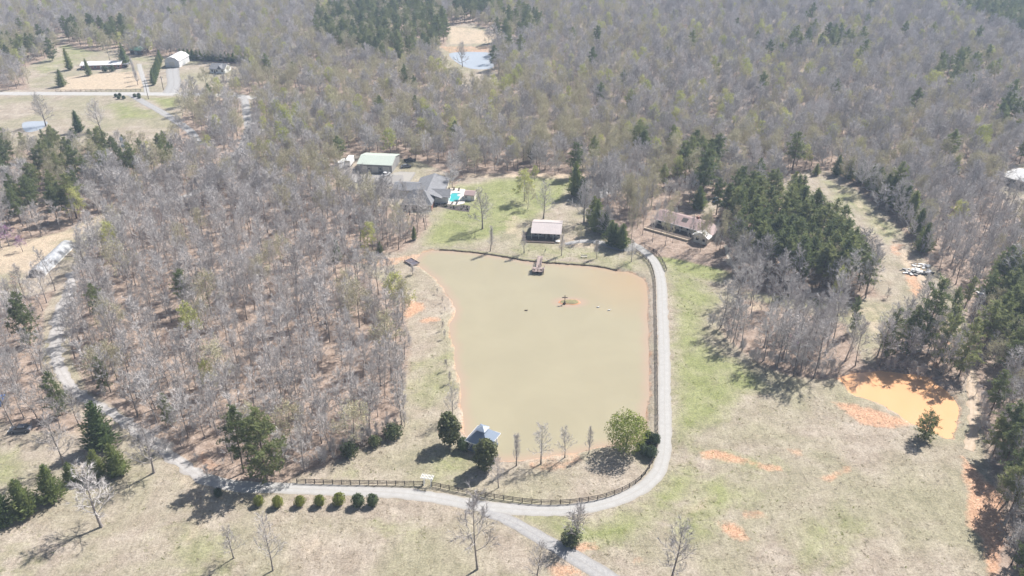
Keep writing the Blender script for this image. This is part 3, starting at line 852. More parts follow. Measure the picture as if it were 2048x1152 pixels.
def blob_tree(seed, h=8.0, r=2.2, z0=0.12, n=3000, leaf=0.22, lumps=26, shape=1.0, stem=True, core=0.0):
    """Leafy crown made of uneven lumps of single leaves."""
    rg = np.random.default_rng(seed)
    T, K = MB(), MB()
    T.tube([(0, 0, 0), (0.05, 0, h * 0.4), (0, 0.05, h * 0.8)], [0.02 * h + 0.03, 0.015 * h, 0.02], 6)
    cz = h * (1 + z0) / 2; hz = h * (1 - z0) / 2
    cs = []
    for i in range(lumps):
        y = 1 - 2 * (i + 0.5) / lumps; a = i * 2.399963
        k = math.sqrt(max(0, 1 - y * y))
        t = (y + 1) / 2
        rr = r * (1 - (t ** 2) * 0.35 * shape)
        f = rg.uniform(0.5, 0.78)
        cs.append((np.array([math.cos(a) * k * rr * f, math.sin(a) * k * rr * f, cz + y * hz * 0.74]), r * rg.uniform(0.3, 0.46)))
    for i in range(n):
        c, s = cs[int(rg.integers(0, lumps))]
        d = rg.normal(0, 1, 3); d /= np.linalg.norm(d)
        p = c + d * s * rg.uniform(0.75, 1.05)
        if p[2] < 0.05: continue
        leafq(K, p, d + rg.normal(0, 0.45, 3), leaf * rg.uniform(0.6, 1.25), rg, 0)
    if core:
        zz = np.linspace(z0 * h + 0.1 * h, h * 0.85, 6)
        K.tube([(0, 0, z) for z in zz], [max(0.02, core * r * math.sqrt(max(0.02, 1 - ((z - cz) / (hz * 1.0)) ** 2))) for z in zz], 10, 0)
    return T, K

def variants(name, fn, seeds, tm, km, **kw):
    out = []
    for s in seeds:
        T, K = fn(s, **kw)
        out.append((T.mesh(name + '_trunk', [M[tm]], True), K.mesh(name + '_crown', [M[k] for k in km]), kw.get('h', 18.0)))
    return out

V = {}
V['wood'] = variants('wood', bare_tree, range(1, 9), 'bark', ['twig'], h=14.0, spread=3.9, base=0.27, limbs=18, twigs=16, tw=0.06, rad=0.0075, lean=0.06)
V['canopy'] = variants('canopy', bare_tree, range(11, 18), 'bark', ['twig'], h=13.0, spread=5.3, base=0.2, limbs=21, twigs=16, up=0.42, tw=0.085, rad=0.009)
V['open'] = variants('open', bare_tree, range(21, 26), 'bark', ['twig'], h=15.0, spread=4.4, base=0.2, limbs=22, twigs=15, tw=0.055, rad=0.011)
V['round'] = variants('round', bare_tree, range(31, 34), 'bark', ['twig'], h=14.0, spread=6.4, base=0.2, limbs=24, twigs=14, up=0.45, rad=0.022, tw=0.06)
V['column'] = variants('column', bare_tree, range(41, 44), 'bark', ['twig'], h=8.0, spread=1.5, base=0.16, limbs=26, twigs=9, up=1.0, tw=0.045, rad=0.009)
V['tan'] = variants('tan', bare_tree, range(51, 55), 'bark', ['twig_tan', 'bud_tan'], h=13.0, spread=5.2, base=0.2, limbs=19, twigs=12, leaf=1, leaf_size=0.17, rad=0.009, up=0.42)
V['green'] = variants('green', bare_tree, range(61, 64), 'bark', ['twig_tan', 'bud_green'], h=12.0, spread=4.4, base=0.2, limbs=17, twigs=10, leaf=3, leaf_size=0.19, rad=0.009, up=0.45)
V['red'] = variants('red', bare_tree, range(65, 67), 'bark', ['twig', 'bud_red'], h=13.0, spread=3.8, base=0.3, limbs=14, twigs=8, leaf=1, leaf_size=0.14)
V['redbud'] = variants('redbud', bare_tree, range(71, 73), 'bark', ['twig', 'redbud'], h=8.0, spread=3.2, base=0.2, limbs=14, twigs=8, leaf=2, leaf_size=0.13)
V['pine'] = variants('pine', pine_tree, range(81, 87), 'pine_bark', ['needle'], h=17.0, base=0.34, spread=3.9, whorls=15, tuft=1.2)
V['pine_low'] = variants('pine_low', pine_tree, range(91, 95), 'pine_bark', ['needle'], h=14.0, base=0.12, spread=4.0, whorls=17, tuft=1.15)
V['cedar'] = variants('cedar', cone_tree, range(101, 106), 'pine_bark', ['cedar'], h=10.0, r=2.5, n=2600)
V['magnolia'] = variants('magnolia', blob_tree, range(111, 113), 'bark', ['magnolia'], h=8.5, r=3.0, z0=0.04, n=3000, leaf=0.31, lumps=22)
V['spring'] = variants('spring', blob_tree, range(121, 123), 'bark', ['spring_leaf'], h=8.5, r=4.4, z0=0.1, n=4600, leaf=0.19, lumps=40, shape=0.4)
V['holly'] = variants('holly', blob_tree, range(131, 133), 'bark', ['holly'], h=2.2, r=1.15, z0=0.0, n=1500, leaf=0.10, lumps=24, core=0.7)
V['box'] = variants('box', blob_tree, range(141, 143), 'bark', ['box_leaf'], h=2.2, r=1.15, z0=0.0, n=1500, leaf=0.10, lumps=24, core=0.7)
V['bush'] = variants('bush', blob_tree, range(151, 154), 'bark', ['bush_leaf'], h=3.0, r=1.7, z0=0.0, n=900, leaf=0.17, lumps=18, core=0.4)
V['brush'] = variants('brush', bare_tree, range(161, 165), 'bark', ['twig'], h=3.6, spread=1.9, base=0.06, limbs=14, twigs=8, up=0.8, tw=0.045, rad=0.006)

BASE_H = {}
count = {}
def plant(kind, name, loc, h, label, cat, group=None, v=None, rg=random, wide=1.0, rz=None, one_mesh=False):
    vs_ = V[kind]
    i = count.get(kind, 0) if v is None else v
    count[kind] = count.get(kind, 0) + 1
    tm, km, bh = vs_[i % len(vs_)]
    s = h / bh
    o = thing(name, label, cat, (loc[0], loc[1], loc[2] if len(loc) > 2 else 0.0), rg.uniform(0, 6.28) if rz is None else rz, group, (s * wide, s * wide, s))
    o.rotation_euler[0] = rg.uniform(-0.05, 0.05); o.rotation_euler[1] = rg.uniform(-0.05, 0.05)
    link('trunk', tm, o); link('crown', km, o)
    return o

def scatter(name, label, cat, pts, kinds):
    """One mass of far trees: real tree geometry instanced on points (kind 'stuff')."""
    if not len(pts): return
    me = bpy.data.meshes.new(name)
    me.from_pydata([(p[0], p[1], 0.0) for p in pts], [], [])
    for nm, typ, col in (('rot', 'FLOAT', 2), ('scl', 'FLOAT', 3), ('var', 'INT', 4)):
        a = me.attributes.new(nm, typ, 'POINT')
        a.data.foreach_set('value', [int(p[col]) if typ == 'INT' else float(p[col]) for p in pts])
    o = link(name, me)
    tag(o, label, cat, kind='stuff')
    ng = bpy.data.node_groups.new(name, 'GeometryNodeTree')
    ng.interface.new_socket('Geometry', in_out='INPUT', socket_type='NodeSocketGeometry')
    ng.interface.new_socket('Geometry', in_out='OUTPUT', socket_type='NodeSocketGeometry')
    N, L = ng.nodes, ng.links
    gi, go = N.new('NodeGroupInput'), N.new('NodeGroupOutput')
    join_all = N.new('GeometryNodeJoinGeometry')
    for kind in kinds:
        for tm, km, bh in V[kind]:
            j = N.new('GeometryNodeJoinGeometry')
            for mm in (tm, km):
                src = bpy.data.objects.new(mm.name, mm)
                oi = N.new('GeometryNodeObjectInfo'); oi.inputs['Object'].default_value = src
                L.new(oi.outputs['Geometry'], j.inputs[0])
            g2i = N.new('GeometryNodeGeometryToInstance')
            L.new(j.outputs[0], g2i.inputs[0]); L.new(g2i.outputs[0], join_all.inputs[0])
    iop = N.new('GeometryNodeInstanceOnPoints')
    iop.inputs['Pick Instance'].default_value = True
    def na(nm, typ):
        n = N.new('GeometryNodeInputNamedAttribute'); n.data_type = typ; n.inputs['Name'].default_value = nm
        return n.outputs['Attribute']
    cx = N.new('ShaderNodeCombineXYZ'); L.new(na('rot', 'FLOAT'), cx.inputs['Z'])
    L.new(gi.outputs[0], iop.inputs['Points']); L.new(join_all.outputs[0], iop.inputs['Instance'])
    L.new(na('var', 'INT'), iop.inputs['Instance Index']); L.new(cx.outputs[0], iop.inputs['Rotation'])
    cs = N.new('ShaderNodeCombineXYZ'); s_ = na('scl', 'FLOAT')
    for k in 'XYZ': L.new(s_, cs.inputs[k])
    L.new(cs.outputs[0], iop.inputs['Scale'])
    L.new(iop.outputs[0], go.inputs[0])
    md = o.modifiers.new('scatter', 'NODES'); md.node_group = ng
    return o

# ------------------------------------------------------------------ the woods
PINES = [   # (share of pines, outline of where they are rooted)
 (0.97, [(1425,405),(1470,392),(1545,395),(1610,430),(1650,465),(1690,508),(1725,548),(1752,595),(1720,606),(1660,596),(1600,578),(1530,548),(1475,515),(1435,470)]),
 (0.75, [(30,385),(150,372),(190,420),(120,455),(20,470)]), (0.45, [(-60,300),(120,285),(330,300),(360,360),(160,370),(-60,390)]),
 (0.5, [(0,90),(110,85),(60,130),(0,140)]), (0.7, [(110,75),(250,60),(270,95),(150,92)]),
 (0.75, [(640,40),(720,15),(880,20),(900,60),(890,112),(800,135),(700,118),(630,90)]), (0.8, [(1000,40),(1090,40),(1080,75),(1020,98),(1005,85)]),
 (0.85, [(900,10),(1000,10),(1000,45),(900,45)]), (0.9, [(1900,20),(2250,20),(2250,110),(2040,85),(1950,50)]),
 (0.85, [(1960,560),(2200,540),(2200,770),(1965,755)]), (0.8, [(1965,880),(2060,850),(2200,850),(2200,1300),(1995,1300),(2015,1060),(2010,990)]),
 (0.5, [(1390,300),(1440,330),(1430,400),(1380,395),(1340,380)]), (0.45, [(1560,95),(1680,80),(1700,110),(1600,120)]), (0.4, [(1850,140),(1950,120),(2000,180),(1880,190)]),
 (0.4, [(1980,220),(2100,200),(2100,270),(1990,270)]), (0.25, [(820,600),(500,640)]),
]
TANZ = [(0.75, [(560,330),(680,310),(720,330),(690,400),(560,390)]), (0.6, [(500,140),(700,140),(1000,160),(1300,230),(1300,330),(1000,320),(800,260),(560,230)]),
        (0.8, [(1240,400),(1320,390),(1330,430),(1260,450)]), (0.5, [(380,190),(480,190),(480,250),(380,260)])]
pine_zones = [(v, W(p)) for v, p in PINES if len(p) > 2]
tan_zones = [(v, W(p)) for v, p in TANZ]
rg = np.random.default_rng(77)
def jitter_grid(x0, x1, y0, y1, step):
    gx = np.arange(x0, x1, step); gy = np.arange(y0, y1, step)
    X, Y = np.meshgrid(gx, gy)
    P = np.stack([X.ravel(), Y.ravel()], 1)
    P[:, 0] += (np.arange(len(P)) // len(gx) % 2) * step / 2
    return P + rg.uniform(-0.42, 0.42, P.shape) * step
cand = np.concatenate([jitter_grid(-260, 260, 100, 290, 5.0), jitter_grid(-380, 380, 290, 400, 6.2), jitter_grid(-480, 480, 400, 560, 6.9), jitter_grid(-640, 640, 560, 930, 7.4)])
pxs, pys = PX(cand[:, 0], cand[:, 1])
ok = (pxs > -130) & (pxs < 2180) & (pys < 1250)
for k, p in open_w.items():
    ok &= sdist(cand, p) < (1.0 if k != 'leftdrive' else 0.3)
for p in (pond_w, orange_w): ok &= sdist(cand, p) < -2
# the roads, the big notable trees and the houses keep their own ground
for o in [o for o in bpy.data.objects if o.name in ('road', 'side_road', 'woods_drive', 'field_track', 'gravel_track', 'driveway')]:
    co = np.array([v.co[:2] for v in o.data.vertices])
    for i in range(0, len(cand), 4000):
        d = ((cand[i:i+4000, None, :] - co[None, ::5, :]) ** 2).sum(2).min(1)
        ok[i:i+4000] &= d > 2.4 ** 2
cand, pxs, pys = cand[ok], pxs[ok], pys[ok]
fpine = np.full(len(cand), 0.014)
fpine[(pys < 420) & (pxs > 1250)] = 0.022
fpine[(pxs < 870) & (pys > 380)] = 0.004
for v, p in pine_zones: fpine = np.where(sdist(cand, p) > 0, v, fpine)
ftan = np.where(pys < 380, 0.36, 0.05)
ftan[(pxs > 1250) & (pys < 300)] = 0.20
for v, p in tan_zones: ftan = np.where(sdist(cand, p) > 0, v, ftan)
patch = np.sin(cand[:, 0] * 0.031 + 1.3) * np.sin(cand[:, 1] * 0.027 + 0.4) + 0.6 * np.sin(cand[:, 0] * 0.075 + cand[:, 1] * 0.06)
fgreen = np.where(pys < 330, 0.06 + 0.10 * (patch > 0.4), 0.006)
u = rg.uniform(0, 1, len(cand))
kinds = np.where(u < fpine, 'pine', np.where(u < fpine + ftan, 'tan', np.where(u < fpine + ftan + fgreen, 'green', np.where(u > 0.994, 'red', 'wood')))).astype('<U10')
broad = (kinds == 'wood') & ~((pys > 430) & ((pxs < 870) | (pxs > 1780))) & ~((pxs > 1400) & (pys > 560))
kinds[broad] = 'canopy'
lane = (pxs > 1430) & (pxs < 1760) & (pys > 590) & (pys < 760)      # the grove by the orange pond
kinds[lane & (kinds != 'wood')] = 'wood'
hts = rg.uniform(9.0, 14.5, len(cand))
hts[(pxs < 870) & (pys > 430)] *= 1.08
hts[lane] = rg.uniform(13.5, 18.5, lane.sum())
hts[kinds == 'tan'] *= 0.95; hts[kinds == 'green'] *= 0.9; hts[kinds == 'red'] *= 0.8; hts[kinds == 'pine'] *= 1.2
stand = (kinds == 'pine') & (pxs > 1400) & (pxs < 1800) & (pys > 380) & (pys < 610); hts[stand] = rg.uniform(13, 18, stand.sum())
hts[(pxs < 420) & (pys > 270) & (pys < 345)] *= 0.8
thin = (pxs < 830) & (pys > 420) & (rg.uniform(0, 1, len(cand)) < 0.16)   # gaps in the left wood
hts[(pxs < 830) & (pys > 420)] *= 1.02
keep = ~(thin | (lane & (rg.uniform(0, 1, len(cand)) < 0.3)) | (rg.uniform(0, 1, len(cand)) < 0.10 * (patch < -0.3)))
cand, pxs, pys, kinds, hts = cand[keep], pxs[keep], pys[keep], kinds[keep], hts[keep]

LIMITS = {'wood': 262, 'canopy': 240, 'pine': 262, 'tan': 200, 'green': 90, 'red': 30}
INFO = {'canopy': ('broadleaf_tree', 'tree'),
 'wood': ('bare_tree', 'tree'), 'pine': ('pine_tree', 'pine'), 'tan': ('budding_tree', 'tree'), 'green': ('leafing_tree', 'tree'), 'red': ('maple_tree', 'tree')}
def where(kind, x, y):
    """Which tree it is: its look and the landmark it stands by."""
    spot = None
    if x < 880:
        if y > 880: spot = 'beside the drive at the foot of the left wood'
        elif x > 740 and y > 520: spot = 'on the pond side of the left wood'
        elif x < 100 and y > 560: spot = 'left of the long gravel track'
        elif x < 230 and y > 620: spot = 'just right of the long gravel track'
        elif y > 760: spot = 'in the lower third of the left wood, ' + ('nearer the bushy pine' if 380 < x < 620 else 'nearer the gravel track' if x <= 380 else 'nearer the pond')
        elif y > 690: spot = 'below the middle of the left wood, ' + ('on the track side' if x < 420 else 'in the centre' if x < 600 else 'on the pond side')
        elif y > 640: spot = 'in the middle of the left wood, ' + ('on the track side' if x < 420 else 'in the centre' if x < 600 else 'on the pond side')
        elif y > 540: spot = 'in the upper half of the left wood'
        elif x < 330 and y > 400: spot = 'near the hoop greenhouse'
        elif y > 430 and x > 620: spot = 'between the main house and the clay path'
        elif y > 400: spot = 'at the top of the left wood'
        elif x < 420 and y > 280: spot = 'in the belt below the round leafless tree and left pond'
        elif x < 560 and y > 180: spot = 'near the drive through the upper left woods'
        elif y > 300: spot = 'in front of the green-roofed workshop'
        elif y < 140 and x < 620: spot = 'behind the brick house and white barn'
        else: spot = 'in the woods between the road and the far pond'
    else:
        if x > 1925 and y > 780: spot = 'along the right edge below the orange pond'
        elif x > 1925 and y > 500: spot = 'at the right edge beside the dirt track'
        elif 1400 < x < 1800 and y > 590: spot = 'in the grove above the orange pond'
        elif 1400 < x < 1810 and 380 < y <= 600: spot = ('in the upper part of the dense stand' if y < 450 else 'in the middle of the dense stand' if y < 520 else 'along the lower edge of the dense stand') + ' of pines'
        elif x > 1780 and y > 400: spot = 'right of the conifer row on the grassy strip'
        elif x > 1600 and y > 290: spot = 'behind the conifer row on the grassy strip'
        elif 1190 < x < 1460 and y > 380: spot = 'around the red-roofed house'
        elif y > 300 and x < 1200: spot = 'along the top edge of the upper lawn'
        elif y > 290: spot = 'behind the red-roofed house'
        elif y > 200 and x < 1250: spot = 'in the wood between the upper lawn and far pond'
        elif y > 200: spot = 'in the right-hand woods above the dense pine stand'
        elif x < 1100: spot = 'around the far pond and field'
        else: spot = 'in the distant right-hand woods'
    look = {'wood': 'slim leafless grey tree', 'canopy': 'broad leafless grey tree', 'pine': 'green pine', 'tan': 'tan budding tree', 'green': 'yellow-green leafing tree', 'red': 'reddish budding tree'}[kind]
    pl = {'wood': 'slim leafless trees', 'canopy': 'broad leafless trees', 'pine': 'pines', 'tan': 'tan budding trees', 'green': 'yellow-green trees', 'red': 'reddish trees'}[kind]
    return look + ' ' + spot, pl + ' ' + spot
rest = {}
for kind in LIMITS:
    ii = np.where(kinds == kind)[0]
    tops = np.array([PX(cand[i, 0], cand[i, 1], hts[i] * 0.75)[1] for i in ii])
    vis = (pxs[ii] > 8) & (pxs[ii] < 2040) & (tops > 5) & (pys[ii] < 1148)
    order = ii[vis][np.argsort(cand[ii[vis], 1])]
    pick = set(order[:LIMITS[kind]].tolist())
    nv = len(V[kind])
    for i in ii:
        if i in pick:
            lab, grp = where(kind, pxs[i], pys[i])
            plant(kind, INFO[kind][0], (cand[i, 0], cand[i, 1]), hts[i], lab, INFO[kind][1], grp, v=int(rg.integers(0, nv)), rz=rg.uniform(0, 6.28), wide=rg.uniform(0.85, 1.15))
        else:
            rest.setdefault(kind, []).append((cand[i, 0], cand[i, 1], rg.uniform(0, 6.28), hts[i] / V[kind][0][2], rg.integers(0, nv)))
scatter('far_bare_trees', 'slim grey leafless trees filling the rest of the near woods', 'woods', rest.get('wood', []), ['wood'])
scatter('far_broadleaf_trees', 'broad grey leafless crowns filling the distant woods', 'woods', rest.get('canopy', []), ['canopy'])
scatter('far_pine_trees', 'dark green pines massed in the distance', 'woods', rest.get('pine', []), ['pine'])
scatter('far_budding_trees', 'tan budding trees spread through the distant woods', 'woods', rest.get('tan', []), ['tan'])
scatter('far_leafing_trees', 'yellow-green leafing trees dotted through the distant woods', 'woods', rest.get('green', []), ['green'])
scatter('far_maple_trees', 'reddish budding trees dotted through the distant woods', 'woods', rest.get('red', []), ['red'])
# undergrowth: low brush between the trunks, nobody could count it
ub = jitter_grid(-260, 260, 105, 330, 4.6)
ux, uy = PX(ub[:, 0], ub[:, 1])
uk = (ux > -100) & (ux < 2150) & (rg.uniform(0, 1, len(ub)) < 0.42)
for k, p in open_w.items(): uk &= sdist(ub, p) < 0.5
for p in (pond_w, orange_w): uk &= sdist(ub, p) < -2
ub = ub[uk]
scatter('undergrowth', 'low grey brush between the trunks of the woods', 'undergrowth',
        [(p[0], p[1], rg.uniform(0, 6.28), rg.uniform(0.35, 1.1), rg.integers(0, 4)) for p in ub], ['brush'])
# a brushy fringe along the wood edges
fr = []
for a, b, nn in [((600,948),(800,862),34), ((805,840),(812,690),14), ((1420,650),(1500,725),16), ((1500,725),(1670,757),26), ((1760,740),(1860,760),12), ((1960,790),(1985,940),14), ((262,870),(345,918),8)]:
    for i in range(nn):
        t = (i + rg.uniform(0, 1)) / nn
        g = G(a[0] + (b[0] - a[0]) * t + rg.normal(0, 6), a[1] + (b[1] - a[1]) * t - rg.uniform(0, 12))
        fr.append((g.x, g.y, rg.uniform(0, 6.28), rg.uniform(0.5, 1.15), rg.integers(0, 4)))
scatter('edge_brush', 'tangled grey brush along the edges of the woods', 'brush', fr, ['brush'])

# weeds and grass tufts over the open ground: nobody could count them
def tuft_mesh(seed, mat):
    q = np.random.default_rng(seed); T, K = MB(), MB()
    T.tube([(0, 0, 0), (0, 0, .05)], [.02, .01], 3)
    for _ in range(14):
        d = q.normal(0, 1, 3); d[2] = abs(d[2]) * 0.5 + 0.15; d /= np.linalg.norm(d)
        tri(K, np.array([q.normal(0, .3), q.normal(0, .3), 0.01]), d, q.uniform(.2, .5), .16, q)
    return T.mesh('tuft_stem', [M[mat]]), K.mesh('tuft_blades', [M[mat]]), 1.0
V['tuft_dry'] = [tuft_mesh(s, 'tuft_dry') for s in (1, 2, 3)]
V['tuft_green'] = [tuft_mesh(s, 'tuft_green') for s in (4, 5, 6)]
tp = np.stack([rg.uniform(-175, 185, 26000), 100 + 220 * rg.uniform(0, 1, 26000) ** 1.4], 1)
tx, ty = PX(tp[:, 0], tp[:, 1])
tk = (sdist(tp, open_w['main']) > 0.5) & (tx > -80) & (tx < 2130) & (ty < 1220)
for pl in (pond_w, orange_w): tk &= sdist(tp, pl) < -1.2
for o in [o for o in bpy.data.objects if o.name in ('driveway', 'gravel_road', 'house_path', 'gravel_track')]:
    co = np.array([v.co[:2] for v in o.data.vertices])[::3]
    for i in range(0, len(tp), 4000):
        tk[i:i+4000] &= ((tp[i:i+4000, None, :] - co[None]) ** 2).sum(2).min(1) > 1.2 ** 2
tp = tp[tk]
clus = np.sin(tp[:, 0] * 0.21 + 2 * np.sin(tp[:, 1] * 0.11)) * np.sin(tp[:, 1] * 0.19 + 1.7 * np.sin(tp[:, 0] * 0.13))
tp = tp[rg.uniform(0, 1, len(tp)) < 0.35 + 0.5 * (clus > 0.1)]
gr = np.zeros(len(tp))
for v_, pl in GREEN: gr = np.maximum(gr, v_ * soft(sdist(tp, W(pl)), 4.0))
isg = rg.uniform(0, 1, len(tp)) < np.clip(gr, 0.06, 0.8)
for nm, kd, sel in (('dry_grass_tufts', 'tuft_dry', ~isg), ('green_grass_tufts', 'tuft_green', isg)):
    scatter(nm, 'scattered tufts of %s grass over the open fields' % ('dry' if kd == 'tuft_dry' else 'green'), 'grass', [(q[0], q[1], rg.uniform(0, 6.28), rg.uniform(0.3, 0.8), rg.integers(0, 3)) for q in tp[sel]], [kd])
# ------------------------------------------------------------------ single trees and shrubs that stand out
random.seed(11)
def single(kind, name, base, top, label, cat, group=None, v=None, wide=1.0, rz=None):
    g = G(*base)
    return plant(kind, name, (g.x, g.y), height_at(base, top), label, cat, group, v, random, wide, rz)

